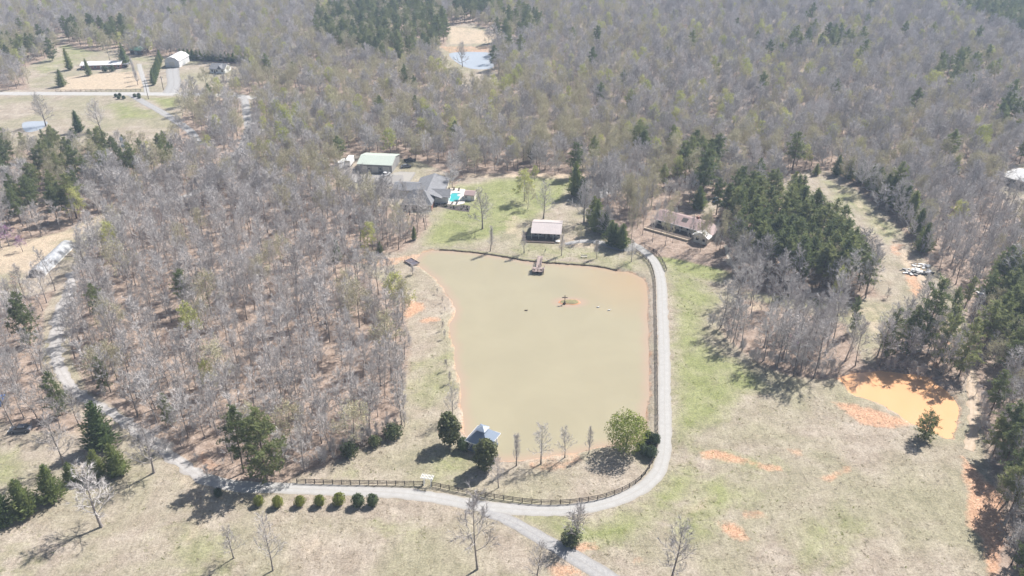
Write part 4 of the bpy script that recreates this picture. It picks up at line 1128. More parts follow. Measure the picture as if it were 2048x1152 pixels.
SINGLES = [
 # lawn between the houses and the pond
 ('open', 'bare_tree', (966,458), 378, 'large leafless tree on the lawn left of the pink-roofed lodge', 'tree', 0, 1.30),
 ('open', 'bare_tree', (1087,437), 366, 'leafless tree just behind the pink-roofed lodge', 'tree', 1, 1.17),
 ('green', 'leafing_tree', (1048,402), 343, 'pale green leafing tree in the middle of the upper lawn, taller of two', 'tree', 0, 1.1),
 ('tan', 'budding_tree', (1056,418), 372, 'olive budding tree in front of the pale green tree on the upper lawn', 'tree', 1, 0.8),
 ('green', 'leafing_tree', (1069,362), 332, 'small green tree at the top edge of the upper lawn', 'tree', 1, 1.0),
 ('tan', 'budding_tree', (1158,484), 450, 'small bare tree by the gravel right of the pink-roofed lodge', 'tree', 2, 1.0),
 ('round', 'bare_tree', (1168,445), 368, 'dense grey-branched tree between two groups of cypresses', 'tree', 1, 0.8),
 ('cedar', 'cypress_tree', (1153,391), 322, 'tall dark green cypress at the top right corner of the lawn', 'cypress', 0, 1.34),
 ('cedar', 'cypress_tree', (1165,398), 352, 'smaller green cypress touching the tall one at the lawn corner', 'cypress', 1, 1.46),
 ('cedar', 'cypress_tree', (1196,462), 398, 'dark cypress at the upper left of the four big ones beside the gravel loop', 'cypress', 2, 1.52),
 ('cedar', 'cypress_tree', (1211,468), 420, 'dark cypress second down of the four big ones beside the gravel loop', 'cypress', 3, 1.52),
 ('cedar', 'cypress_tree', (1222,488), 440, 'dark cypress third down of the four big ones beside the gravel loop', 'cypress', 4, 1.59),
 ('cedar', 'cypress_tree', (1242,496), 445, 'dark cypress lowest of the line, nearest the driveway', 'cypress', 0, 1.59),
 ('cedar', 'cypress_tree', (1186,446), 392, 'dark cypress at the head of the line beside the gravel loop', 'cypress', 1, 1.5),
 ('cedar', 'cypress_tree', (1232,493), 446, 'dark cypress squeezed between the two lowest ones by the gravel loop', 'cypress', 2, 1.4),
 ('column', 'bare_tree', (981,502), 452, 'narrow leafless tree on the far bank, leftmost of the row', 'tree', 0, 1.0),
 ('column', 'bare_tree', (1049,506), 460, 'narrow leafless tree on the far bank left of the dock', 'tree', 1, 1.0),
 ('column', 'bare_tree', (1123,511), 468, 'narrow leafless tree on the far bank just right of the dock', 'tree', 2, 1.0),
 ('column', 'bare_tree', (1194,517), 480, 'narrow leafless tree on the far bank beside the bench', 'tree', 0, 1.1),
 ('open', 'bare_tree', (1263,524), 482, 'leafless tree on the far bank at the pond corner by the driveway', 'tree', 2, 1.17),
 ('magnolia', 'cedar_bush', (1064,322), 285, 'round dark evergreen at the wood edge above the lawn', 'evergreen', 0, 0.9),
 ('cedar', 'cedar_tree', (828,480), 452, 'green cedar at the wood corner near the pond inlet', 'cedar', 1, 1.0),
 ('cedar', 'cedar_tree', (760,505), 483, 'small round cedar at the wood edge above the clay path', 'cedar', 2, 1.5),
 ('cedar', 'cedar_tree', (675,522), 478, 'cedar at the left wood tip beside the clay path', 'cedar', 3, 1.2),
 ('column', 'bare_tree', (826,549), 530, 'short twiggy sapling in front of the dark raft', 'tree', 2, 2.0),
 # near bank
 ('open', 'bare_tree', (905,836), 765, 'slender leafless tree on the left bank behind the magnolia', 'tree', 3, 0.78),
 ('magnolia', 'magnolia_tree', (899,892), 826, 'dark glossy magnolia standing left of the gazebo', 'magnolia', 0, 0.85),
 ('magnolia', 'magnolia_tree', (970,938), 876, 'dark glossy magnolia standing in front of the gazebo', 'magnolia', 1, 0.95),
 ('holly', 'round_shrub', (926,899), 877, 'small dark evergreen shrub at the gazebo left corner', 'shrub', 0, 1.1),
 ('column', 'bare_tree', (1032,931), 864, 'narrow upright leafless tree on the near bank, nearest the gazebo', 'tree', 0, 0.9),
 ('open', 'bare_tree', (1083,928), 848, 'spreading leafless tree in the middle of the near bank', 'tree', 4, 0.98),
 ('open', 'bare_tree', (1130,915), 852, 'smaller spreading leafless tree right of the middle one on the near bank', 'tree', 0, 0.98),
 ('column', 'bare_tree', (1178,906), 852, 'narrow upright leafless tree on the near bank left of the yellow-green leafy tree', 'tree', 1, 0.85),
 ('spring', 'leafy_tree', (1252,900), 830, 'broad yellow-green leafy tree at the near right corner of the pond', 'tree', 0, 1.0),
 ('open', 'bare_tree', (997,976), 912, 'leafless tree beside the fence in front of the magnolia', 'tree', 1, 0.78),
 # lower lawn
 ('cedar', 'conifer_tree', (205,895), 805, 'largest dark green conifer in the group left of the track', 'conifer', 0, 1.52),
 ('cedar', 'conifer_tree', (238,948), 886, 'dark conifer at the right end of the group, half behind a bare tree', 'conifer', 1, 1.59),
 ('cedar', 'conifer_tree', (195,952), 900, 'bright green conifer below the largest conifer', 'conifer', 2, 1.65),
 ('cedar', 'conifer_tree', (143,966), 925, 'smallest conifer of the lower left row', 'conifer', 3, 1.59),
 ('cedar', 'conifer_tree', (106,1000), 930, 'tall conifer second from the left edge cluster, beside the smallest one', 'conifer', 4, 1.46),
 ('cedar', 'conifer_tree', (56,1026), 955, 'conifer next to last towards the left edge of the lower row', 'conifer', 0, 1.59),
 ('cedar', 'conifer_tree', (8,1046), 975, 'conifer cut by the left edge of the view in the lower row', 'conifer', 2, 1.59),
 ('open', 'bare_tree', (126,931), 828, 'white-branched leafless tree on the lawn near the grey car', 'tree', 2, 1.04),
 ('open', 'bare_tree', (308,947), 838, 'leafless tree between the conifers and the gravel track', 'tree', 3, 1.23),
 ('open', 'bare_tree', (203,1052), 932, 'leafless tree on the lower lawn casting a long branching shadow', 'tree', 4, 1.23),
 ('pine_low', 'pine_tree', (532,958), 818, 'large bushy pine beside the drive at the wood corner', 'pine', 0, 0.95),
 ('pine', 'pine_tree', (488,945), 815, 'tall pine just behind the large bushy pine by the drive', 'pine', 1, 0.9),
 ('pine_low', 'pine_tree', (125,830), 745, 'dark pine at the wood edge above the grey car', 'pine', 1, 0.8),
 ('pine_low', 'pine_tree', (211,780), 712, 'dark pine beside the gravel track in the left wood', 'pine', 2, 0.7),
 ('pine_low', 'pine_tree', (342,850), 785, 'small pine inside the left wood above the gravel track', 'pine', 3, 0.7),
 ('pine_low', 'pine_tree', (60,690), 585, 'bright green pine left of the gravel track', 'pine', 0, 0.8),
 ('bush', 'evergreen_bush', (785,875), 850, 'dark green bush at the right tip of the left wood', 'bush', 0, 1.3),
 ('bush', 'evergreen_bush', (750,893), 872, 'small green bush beside the dark bush at the wood tip', 'bush', 1, 1.0),
 ('bush', 'evergreen_bush', (700,912), 885, 'green bush along the lower edge of the left wood', 'bush', 2, 1.0),
 ('open', 'bare_tree', (467,1117), 1052, 'short leafless tree on the lower lawn, left of a pair', 'tree', 0, 1.04),
 ('open', 'bare_tree', (546,1140), 1035, 'leafless tree on the lower lawn, right of a pair', 'tree', 1, 0.78),
 ('wood', 'bare_tree', (955,1140), 985, 'tall straight leafless tree at the bottom beside the gravel road', 'tree', 3, 0.9),
 ('open', 'bare_tree', (1075,1165), 1085, 'leafless tree at the bottom edge in the gravel road bend', 'tree', 2, 0.91),
 ('open', 'bare_tree', (1345,1160), 1042, 'many-branched leafless tree at the bottom edge on the right field', 'tree', 3, 1.04),
 ('brush', 'thicket_tree', (1152,1082), 1022, 'grey twiggy bush tree on the green verge below the driveway', 'tree', 0, 1.0),
 ('bush', 'evergreen_bush', (1143,1084), 1062, 'low dark bush at the foot of the twiggy tree on the verge', 'bush', 0, 1.5),
 ('pine_low', 'pine_tree', (1847,876), 820, 'small lone pine on the bank of the orange pond', 'pine', 2, 1.15),
 # right side
 ('pine_low', 'pine_tree', (1772,715), 615, 'leftmost pine of the clump above the orange pond', 'pine', 1, 0.68),
 ('pine_low', 'pine_tree', (1812,712), 612, 'bright green pine in the middle of the clump above the orange pond', 'pine', 0, 0.68),
 ('pine_low', 'pine_tree', (1840,705), 560, 'tallest pine at the back of the clump above the orange pond', 'pine', 3, 0.68),
 ('pine_low', 'pine_tree', (1878,728), 612, 'pine in the right half of the clump beside the dirt track', 'pine', 2, 0.68),
 ('pine_low', 'pine_tree', (1918,752), 635, 'rightmost pine of the clump beside the dirt track', 'pine', 1, 0.68),
 ('pine', 'pine_tree', (1893,690), 575, 'thin bare-stemmed pine behind the clump by the dirt track', 'pine', 4, 0.5),
 ('pine_low', 'pine_tree', (1705,665), 592, 'small pine among the grove trunks above the orange pond', 'pine', 0, 0.5),
 ('green', 'leafing_tree', (1668,610), 540, 'bright yellow-green leafing tree among the grove tops', 'tree', 0, 0.5),
 ('redbud', 'redbud_tree', (1585,705), 665, 'purple flowering tree low in the grove', 'tree', 0, 1.0),
 ('redbud', 'redbud_tree', (18,492), 452, 'purple flowering tree at the left edge above the greenhouse', 'tree', 1, 1.3),
 ('redbud', 'redbud_tree', (45,503), 476, 'smaller purple flowering tree beside the one at the left edge', 'tree', 0, 1.2),
 ('green', 'leafing_tree', (1352,372), 315, 'yellow-green tree behind the red-roofed house', 'tree', 2, 0.8),
 ('pine', 'pine_tree', (1402,400), 300, 'tall pine behind the red-roofed house', 'pine', 2, 1.1),
 ('cedar', 'cedar_tree', (1398,418), 372, 'dark low evergreen behind the red-roofed house', 'cedar', 1, 1.8),
 ('tan', 'budding_tree', (1353,425), 385, 'orange-brown budding tree just behind the red roof', 'tree', 0, 0.8),
 ('pine', 'pine_tree', (1585,340), 262, 'dark pine at the top end of the grassy strip', 'pine', 3, 1.2),
 ('pine', 'pine_tree', (1275,315), 240, 'dark pine standing above the lawn corner in the wood', 'pine', 5, 1.2),
 ('open', 'bare_tree', (2025,600), 470, 'big pale-barked leafless tree at the right edge', 'tree', 1, 1.30),
 # top-left farm
 ('round', 'bare_tree', (92,252), 192, 'broad round leafless tree beside the small left pond', 'tree', 0, 0.85),
 ('round', 'bare_tree', (202,262), 202, 'fan-shaped leafless tree below the road', 'tree', 2, 0.8),
 ('cedar', 'cedar_tree', (158,264), 220, 'dark evergreen left of the fan-shaped tree', 'cedar', 3, 1.3),
 ('cedar', 'cedar_tree', (123,173), 138, 'broad dark evergreen on the lawn of the brick house', 'cedar', 2, 1.5),
 ('cedar', 'cedar_tree', (179,151), 116, 'dark evergreen in front of the white roof', 'cedar', 4, 1.0),
 ('cedar', 'cedar_tree', (141,140), 95, 'narrow dark evergreen left of the brick house', 'cedar', 1, 0.9),
 ('pine_low', 'pine_tree', (105,122), 75, 'wide pine at the upper left of the farm lawn', 'pine', 1, 1.0),
 ('tan', 'budding_tree', (220,122), 65, 'tall tan tree behind the brick house', 'tree', 3, 0.8),
 ('cedar', 'cedar_tree', (250,132), 88, 'dark evergreen at the right end of the brick house', 'cedar', 0, 1.4),
 ('bush', 'round_shrub', (211,144), 131, 'round shrub at the brick house front, left of two', 'shrub', 1, 1.0),
 ('bush', 'round_shrub', (225,143), 130, 'round shrub at the brick house front, right of two', 'shrub', 2, 1.0),
 ('bush', 'round_shrub', (371,205), 195, 'lone shrub below the road at the wood edge', 'shrub', 2, 1.2),
 ('cedar', 'cedar_tree', (507,140), 115, 'dark evergreen at the right end of the long hedge', 'cedar', 3, 1.2),
 ('round', 'bare_tree', (925,134), 88, 'spreading leafless tree in front of the far pond', 'tree', 1, 0.7),
 ('pine', 'pine_tree', (990,140), 90, 'pine at the right end of the far pond', 'pine', 0, 1.1),
 ('pine', 'pine_tree', (880,90), 30, 'pine at the left edge of the far field', 'pine', 1, 1.0),
 ('pine', 'pine_tree', (995,85), 35, 'pine at the right edge of the far field', 'pine', 2, 1.0),
]
for kind, name, b, top, lab, cat, v, wide in SINGLES:
    single(kind, name, b, top, lab, cat, None, v, wide)

# clipped shrubs in a row below the drive
for i, (x, y, k, lab) in enumerate([(438,992,'holly','dark clipped shrub standing apart left of the shrub row by the drive'),
        (519,1009,'box','yellow-green clipped shrub, first in the row below the drive'), (557,1012,'box','yellow-green clipped shrub, second in the row below the drive'),
        (600,1011,'box','yellow-green clipped shrub, third in the row below the drive'), (640,1010,'box','yellow-green clipped shrub, fourth in the row below the drive'),
        (678,1009,'box','yellow-green clipped shrub, fifth in the row below the drive'), (718,1011,'holly','dark green clipped shrub, sixth in the row below the drive'),
        (746,1010,'holly','dark green clipped shrub at the right end of the row below the drive')]):
    single(k, 'clipped_shrub', (x, y), y - [15, 17, 19, 18, 19, 21, 22, 20][i], lab, 'shrub', 'clipped shrubs below the drive', i, 1.0)
for i, (x, y, t, lab) in enumerate([(1296,884,864,'dark clipped shrub upper left of the five by the curve of the fence'), (1308,888,868,'dark clipped shrub upper right of the five, touching the fence'),
        (1281,902,885,'dark clipped shrub half under the green tree'), (1289,909,892,'dark clipped shrub lower middle of the five by the fence curve'), (1302,914,893,'dark clipped shrub lowest right of the five by the fence curve')]):
    single('holly', 'clipped_shrub', (x, y), t, lab, 'shrub', 'clipped shrubs at the fence curve', i, 1.05)
# low saplings along the left bank
for i, (x, y, t) in enumerate([(875,588,578),(885,605,595),(890,624,615),(886,660,645),(890,677,662),(893,740,722),(900,766,746),(1090,507,499)]):
    single('brush', 'bank_sapling', (x, y), t, ['thin sapling on the left bank near the raft, uppermost', 'thin sapling on the left bank, second from the raft', 'thin sapling on the left bank, third from the raft', 'thin sapling beside the notch in the left bank', 'thin sapling just below the notch in the left bank', 'bushy sapling on the lower left bank', 'bushy sapling lowest on the left bank', 'small stake-like sapling right of the dock'][i], 'sapling', 'saplings along the bank', i, 0.7)
# evergreen row along the grassy strip on the right
ROW = [(1632,350,334),(1674,350,318),(1697,357,321),(1720,365,328),(1740,375,335),(1756,387,343),(1768,398,352),(1780,409,361),(1793,418,370),(1806,428,378),(1818,440,388),(1832,470,424),(1846,502,452)]
for i, (x, y, t) in enumerate(ROW):
    single('cedar', 'row_conifer', (x, y), t - 8, 'dark conifer in the row along the right side of the grassy strip' if 0 < i < 12 else ('small lone conifer at the top end of the grassy strip' if i == 0 else 'big dark conifer at the lower end of the grassy strip'), 'conifer', 'conifers along the grassy strip', i, 1.5)
# long dark hedge behind the barn, plant by plant, and the row along the lane
for i in range(18):
    t = i / 17
    single('cedar', 'hedge_conifer', (362 + 138 * t, 118 + 8 * t), 96 + 12 * t, 'dark conifer in the long hedge behind the white barn', 'conifer', 'conifers of the long hedge', i, 1.7)
for i in range(9):
    t = i / 8
    single('cedar', 'lane_conifer', (322 - 14 * t, 122 + 48 * t), 98 + 42 * t, 'dark conifer in the row between the lane and the white barn', 'conifer', 'conifers along the lane', i, 1.1)
for i in range(6):
    t = i / 5
    single('column', 'lane_tree', (262 + 14 * t, 128 + 42 * t), 112 + 30 * t, 'small pinkish leafless tree in the row along the brick house lane', 'tree', 'small trees along the lane', i, 1.5)
for i, (x, y) in enumerate([(232,194),(240,193),(238,198),(248,198),(270,194),(278,193),(279,197)]):
    single('holly', 'entrance_shrub', (x, y), y - 7, ('dark round shrub left of the road junction' if i < 4 else 'dark round shrub right of the road junction'), 'shrub', 'shrubs left of the junction' if i < 4 else 'shrubs right of the junction', i, 1.2)
# trees in the mulched yard of the red-roofed house
for i, (x, y, t) in enumerate([(1262,478,405),(1285,470,385),(1305,485,400),(1330,492,410),(1345,486,415),(1322,470,395),(1400,505,428),(1430,515,440),(1380,500,430),(1440,500,425),(1275,455,375),(1290,440,368),(1412,490,420),(1240,440,360),(1225,420,350),(1258,425,355),(1300,420,350)]):
    single('wood' if i % 3 else 'tan', 'yard_tree', (x, y), t, 'slim leafless tree in the mulched yard of the red-roofed house', 'tree', 'trees in the yard of the red-roofed house', i, 0.5)
# ------------------------------------------------------------------ buildings
def frame(pa, pb, z=0.0):
    """Place and heading of a straight edge seen from pa to pb at height z, with its length."""
    a, b = G(*pa, z), G(*pb, z)
    d = b - a
    return Vector((a.x, a.y, 0)), math.atan2(d.y, d.x), d.length

def gable_roof(L, D, ze, zr, th=0.18, x0=0.0, y0=0.0, ridge=0.5):
    """Roof over x0..x0+L, y0..y0+D with its ridge along x."""
    mb = MB(); r = y0 + D * ridge
    mb.prism([(y0, ze), (r, zr), (y0 + D, ze), (y0 + D, ze - th), (r, zr - th), (y0, ze - th)], 'x', x0, x0 + L)
    return mb

def hip_roof(L, D, ze, zr, inset, x0=0.0, y0=0.0):
    mb = MB(); c = y0 + D / 2
    v = [(x0, y0, ze), (x0 + L, y0, ze), (x0 + L, y0 + D, ze), (x0, y0 + D, ze), (x0 + inset, c, zr), (x0 + L - inset, c, zr),
         (x0, y0, ze - 0.18), (x0 + L, y0, ze - 0.18), (x0 + L, y0 + D, ze - 0.18), (x0, y0 + D, ze - 0.18)]
    mb.add(v, [(0, 1, 5, 4), (1, 2, 5), (2, 3, 4, 5), (3, 0, 4), (0, 6, 7, 1), (1, 7, 8, 2), (2, 8, 9, 3), (3, 9, 6, 0), (9, 8, 7, 6)])
    return mb

def window(parent, x, z, w, h, y=0.0, side='front', frame_mat='white'):
    f, g = MB(), MB()
    if side == 'front':
        f.box(x - w/2 - .09, x + w/2 + .09, y - .05, y + .03, z - .09, z + h + .09); g.box(x - w/2, x + w/2, y - .07, y, z, z + h)
    else:
        f.box(y - .03, y + .05, x - w/2 - .09, x + w/2 + .09, z - .09, z + h + .09); g.box(y, y + .07, x - w/2, x + w/2, z, z + h)
    o = part('window', f, M[frame_mat], parent); part('pane', g, M['glass'], o)
    return o

def door(parent, x, w, h, y=0.0, mat='darkwood', z=0.02, name='door'):
    f, k = MB(), MB()
    f.box(x - w/2, x + w/2, y - .06, y + .02, z, z + h)
    o = part(name, f, M[mat], parent)
    k.box(x + w/2 - .2, x + w/2 - .1, y - .12, y - .06, z + 1.0, z + 1.12); part('handle', k, M['steel'], o)
    return o

def walls(parent, x0, x1, y0, y1, z1, mat, gable=None):
    mb = MB()
    if gable:
        mid = (y0 + y1) / 2
        mb.prism([(y0, 0), (y1, 0), (y1, z1), (mid, gable), (y0, z1)], 'x', x0, x1)
    else:
        mb.box(x0, x1, y0, y1, 0, z1)
    return part('wall', mb, M[mat], parent)

# the lodge above the pond
o, rz, L = frame((1061.5, 466), (1122.5, 469), 2.7)
t = thing('lodge', 'lodge with pale pink metal gable roof and dark front deck above the pond', 'lodge', o, rz)
D = 12.4; ZR = 4.5
walls(t, 0.5, L - 0.5, 2.2, D - 0.5, 2.62, 'siding', 4.05)
rf = part('roof', gable_roof(L, D, 2.7, ZR), M['roof_pink'], t)
mb = MB(); mb.box(-0.02, L + 0.02, D/2 - 0.2, D/2 + 0.2, ZR - 0.02, ZR + 0.06); part('ridge_cap', mb, M['roof_pink'], rf)
mb = MB(); mb.box(-1.8, L - 2.2, -2.6, 2.2, 0.06, 0.3); part('deck', mb, M['darkwood'], t)
mb = MB(); mb.box(-3.2, -1.8, -1.5, 6.0, 0.05, 0.25); part('side_deck', mb, M['darkwood'], t)
for i in range(5):
    mb = MB(); x = 0.3 + (L - 0.6) * i / 4; mb.box(x - .08, x + .08, 0.25, 0.41, 0.05, 2.5); part('post', mb, M['cream'], t)
for x in (1.6, 3.4, 8.6, 10.2): window(t, x, 1.0, 1.0, 1.1, 2.2)
door(t, 5.4, 1.0, 2.05, 2.2); door(t, 6.6, 1.0, 2.05, 2.2)
mb = MB(); mb.box(L - 2.0, L - 0.3, -2.0, -0.6, 0.9, 1.0)
tb = thing('patio_table', 'small white table at the right end of the lodge deck', 'table', t.matrix_basis @ Vector((L - 1.1, -1.4, 0)), rz)
mb = MB(); mb.box(-0.8, 0.8, -0.55, 0.55, 0.68, 0.74); part('tabletop', mb, M['white'], tb)
for sx in (-.65, .65):
    for sy in (-.42, .42):
        mb = MB(); mb.box(sx - .04, sx + .04, sy - .04, sy + .04, 0.02, 0.68); part('leg', mb, M['white'], tb)

# gazebo at the near corner of the pond
gc = G(966, 893); grz = math.radians(-28)
t = thing('gazebo', 'open white gazebo with blue-grey hip roof and lantern at the pond edge', 'gazebo', (gc.x, gc.y, 0), grz)
S = 2.75
mb = MB(); mb.box(-S, S, -S, S, -0.6, 0.25); part('floor', mb, mat_plain('gazebo_floor', (0.16, 0.19, 0.25), 0.7, 0.1), t)  # dark blue floor colour has the shadow under the roof painted in
for sx in (-1, 1):
    for sy in (-1, 1):
        mb = MB(); mb.box(sx*(S-.2) - .11, sx*(S-.2) + .11, sy*(S-.2) - .11, sy*(S-.2) + .11, 0.25, 2.9); part('post', mb, M['white'], t)
for a, b in (((-S+.1, -S+.1), (S-.1, -S+.34)), ((-S+.1, S-.34), (S-.1, S-.1)), ((-S+.1, -S+.34), (-S+.34, S-.34)), ((S-.34, -S+.34), (S-.1, S-.34))):
    mb = MB(); mb.box(a[0], b[0], a[1], b[1], 2.75, 3.05); part('beam', mb, M['white'], t)
for side in range(3):
    rt = MB(); 
    for z in (0.55, 1.0, 1.2): rt.box(-S + .35, S - .35, S - .26, S - .18, z, z + .07)
    for k in range(16): x = -S + .5 + k * (2*S - 1) / 15; rt.box(x - .025, x + .025, S - .25, S - .19, 0.3, 1.2)
    r_ = part('railing', rt, M['white'], t); r_.rotation_euler = (0, 0, side * PI / 2 - PI / 2)
R = S + 0.45
mb = MB()
mb.add([(-R,-R,3.0),(R,-R,3.0),(R,R,3.0),(-R,R,3.0),(-.95,-.95,5.3),(.95,-.95,5.3),(.95,.95,5.3),(-.95,.95,5.3),(-R,-R,2.88),(R,-R,2.88),(R,R,2.88),(-R,R,2.88)],
       [(0,1,5,4),(1,2,6,5),(2,3,7,6),(3,0,4,7),(4,5,6,7),(0,8,9,1),(1,9,10,2),(2,10,11,3),(3,11,8,0),(11,10,9,8)])
rf = part('roof', mb, M['roof_blue'], t)
mb = MB(); mb.box(-.8, .8, -.8, .8, 5.3, 5.7); part('lantern', mb, M['white'], rf)
mb = MB(); mb.add([(-1.3,-1.3,5.7),(1.3,-1.3,5.7),(1.3,1.3,5.7),(-1.3,1.3,5.7),(0,0,6.4)], [(0,1,4),(1,2,4),(2,3,4),(3,0,4),(3,2,1,0)]); part('lantern_roof', mb, M['roof_blue'], rf)
for a, b, c, d in ((-R-.06, R+.06, -R-.06, -R), (-R-.06, R+.06, R, R+.06), (-R-.06, -R, -R, R), (R, R+.06, -R, R)):
    mb = MB(); mb.box(a, b, c, d, 2.84, 3.05); part('gutter', mb, M['white'], rf)

# red-roofed house in the trees on the right
o, rz, L = frame((1307, 437), (1398, 462), 3.0)
t = thing('red_roofed_house', 'long low house with red-brown metal roof among bare trees', 'house', o, rz)
D = 10.5
walls(t, 0.5, L - 0.4, 1.6, D - 0.5, 2.9, 'cream', 4.55)
rf = part('roof', gable_roof(L, D, 3.0, 4.9), M['roof_red'], t)
mb = MB(); mb.box(1.0, L + .02, -0.10, -0.01, 2.72, 3.0); part('fascia', mb, M['white'], rf)
mb = MB(); mb.prism([(2.2, 3.3), (4.2, 4.45), (4.2, 4.75), (2.2, 3.85)], 'x', L * 0.55, L * 0.55 + 2.2); part('dormer', mb, M['roof_dark'], rf)  # low dormer wedge, coloured dark to stand for a patch of shade on the roof
mb = MB(); mb.box(L * .78, L * .78 + .9, 6.2, 7.1, 3.8, 5.6); part('chimney', mb, M['brick'], rf)
mb = MB(); mb.box(-0.8, L - 1.5, -4.6, 1.6, 0.05, 0.55); part('terrace', mb, M['darkwood'], t)
mb = MB(); mb.box(-1.2, L - 1.8, -5.1, -4.6, 0.0, 0.75); part('terrace_wall', mb, M['tan_wall'], t)
for i in range(6):
    x = 0.5 + (L - 1.0) * i / 5
    mb = MB(); mb.box(x - .08, x + .08, 0.15, 0.31, 0.55, 2.8); part('post', mb, M['white'], t)
for i in range(6): window(t, 2.0 + i * (L - 4) / 5, 1.2, 1.3, 1.2, 1.6)
door(t, L * .45, 1.0, 2.05, 1.6, z=0.56)
wv = MB(); wv.box(L - 0.3, L + 5.0, -3.6, 6.0, 0, 2.8); part('wing_wall', wv, M['cream'], t)
mb = MB(); c = L + 2.35
mb.prism([(L - .8, 2.8), (c, 4.6), (L + 5.5, 2.8), (L + 5.5, 2.62), (c, 4.42), (L - .8, 2.62)], 'y', -0.8, 6.5); part('wing_roof', mb, M['roof_red'], t)
mb = MB(); mb.prism([(c, 4.62), (L + 5.7, 2.72), (L + 5.7, 2.6), (c, 4.5)], 'y', -4.2, -0.8); mb.prism([(c, 4.62), (L - 1.0, 2.72), (L - 1.0, 2.6), (c, 4.5)], 'y', -4.2, -0.8); part('porch_roof', mb, M['roof_white'], t)
mb = MB(); mb.prism([(L - .3, 2.8), (L + 5.0, 2.8), (c, 4.4)], 'y', -3.6, -3.5); part('gable', mb, M['white'], t)
for x in (L + 1.2, L + 3.6): window(t, x, 1.0, 1.1, 1.1, -3.6)

# main house: rear block, steep front block, side gable
o, rz, L = frame((803, 408), (864, 410), 2.8)
t = thing('main_house', 'large grey-shingled house beside the swimming pool, half hidden by bare trees', 'house', o, rz)
walls(t, 0.4, L - 0.4, 0.5, 9.5, 2.75, 'brick')
rf = part('roof', hip_roof(L, 10.0, 2.8, 7.2, 4.0), M['roof_grey'], t)
mb = MB(); mb.box(-.08, L + .08, -.10, -.01, 2.58, 2.82); part('gutter', mb, M['white'], rf)
for i in range(5): window(t, 1.8 + i * (L - 3.6) / 4, 0.9, 1.1, 1.3, 0.5)
door(t, L * .6, 1.1, 2.1, 0.5)
mb = MB(); mb.box(3.2, L + 2.4, 9.0, 27.5, 0, 3.2); part('rear_wall', mb, M['cream'], t)
mb = MB(); mb.prism([(2.6, 3.2), ((L + 5.6) / 2, 5.4), (L + 3.0, 3.2), (L + 3.0, 3.0), ((L + 5.6) / 2, 5.2), (2.6, 3.0)], 'y', 6.0, 28.0); part('rear_roof', mb, M['roof_grey'], t)
mb = MB(); mb.box(L - 1.5, L + 5.2, 8.2, 15.0, 0, 3.0); part('side_wall', mb, M['white'], t)
part('side_roof', gable_roof(9.0, 8.0, 3.05, 5.0, 0.18, L - 3.0, 7.6), M['roof_grey'], t)
mb = MB(); mb.box(-6.0, 4.0, 14.0, 23.0, 0, 2.9); part('garage_wall', mb, M['cream'], t)
part('garage_roof', gable_roof(11.0, 10.0, 2.95, 4.7, 0.18, -6.5, 13.5), M['roof_grey'], t)
door(t, -2.0, 3.0, 2.3, 14.0, 'white', 0.02, 'garage_door')
for y in (9.6, 11.6, 13.6): window(t, y, 1.0, 1.0, 1.2, L + 5.2, 'side')
for y in (18.0, 21.0, 24.5): window(t, y, 1.0, 1.2, 1.2, L + 2.4, 'side')

# green-roofed workshop
o, rz, L = frame((713, 328), (784, 331), 3.8)
t = thing('workshop', 'long workshop with pale green metal roof behind the left wood', 'workshop', o, rz)
D = 15.0
walls(t, 0.3, L - 0.3, 0.4, D - 0.4, 3.7, 'siding', 5.3)
part('roof', gable_roof(L, D, 3.8, 5.5), M['roof_green'], t)
for i in range(3): door(t, 3.0 + i * (L - 6) / 2, 3.0, 2.8, 0.4, 'cream', 0.02, 'garage_door')
for i in range(2): window(t, 5.5 + i * (L - 11), 1.3, 1.1, 1.0, 0.4)

# brick ranch house by the road
o, rz, L = frame((158.6, 131.5), (241.6, 129), 2.8)
t = thing('brick_house', 'long red brick house with bright white metal roof by the road', 'house', o, rz)
D = 10.0
walls(t, 0.4, L - 0.4, 0.6, D - 0.6, 2.72, 'brick', 3.9)
part('roof', gable_roof(L, D, 2.8, 4.3), M['roof_white'], t)
for i in range(7):
    if i != 3: window(t, 2.0 + i * (L - 4) / 6, 1.0, 1.2, 1.2, 0.6)
door(t, L / 2, 1.1, 2.1, 0.6, 'white')
mb = MB(); mb.box(L - .02, L + 4.0, 1.5, 8.0, 2.3, 2.45); part('carport_roof', mb, M['roof_grey'], t)
for y in (1.7, 7.8):
    mb = MB(); mb.box(L + 3.7, L + 3.9, y - .1, y + .1, 0.02, 2.3); part('post', mb, M['white'], t)

o, rz, L = frame((258, 100), (282, 102), 2.8)
t = thing('green_shed', 'small dark shed with green metal roof at the wood edge', 'shed', o, rz)
walls(t, 0.2, L - 0.2, 0.4, 8.0, 2.7, 'darkwood', 4.2)
part('roof', gable_roof(L, 8.6, 2.8, 4.6), M['roof_dgreen'], t)
door(t, L / 2, 2.4, 2.2, 0.4, 'siding')

# white barn, gable end to the road
o, rz, L = frame((331.5, 134.5), (361, 134), 0)
t = thing('white_barn', 'white metal barn with its gable end towards the gravel drive', 'barn', o, rz - 0.12)
D = 16
mb = MB(); mb.prism([(0, 0), (L, 0), (L, 4.2), (L * .78, 5.9), (L / 2, 6.6), (L * .22, 5.9), (0, 4.2)], 'y', 0, D); part('wall', mb, M['metal_wall'], t)
mb = MB(); mb.prism([(-.35, 4.05), (L * .22, 6.05), (L / 2, 6.8), (L * .78, 6.05), (L + .35, 4.05), (L + .35, 3.9), (L * .78, 5.9), (L / 2, 6.62), (L * .22, 5.9), (-.35, 3.9)], 'y', -.35, D + .35); part('roof', mb, M['roof_white'], t)
door(t, L * .5, 3.6, 3.6, 0, 'cream', 0.02, 'barn_door')

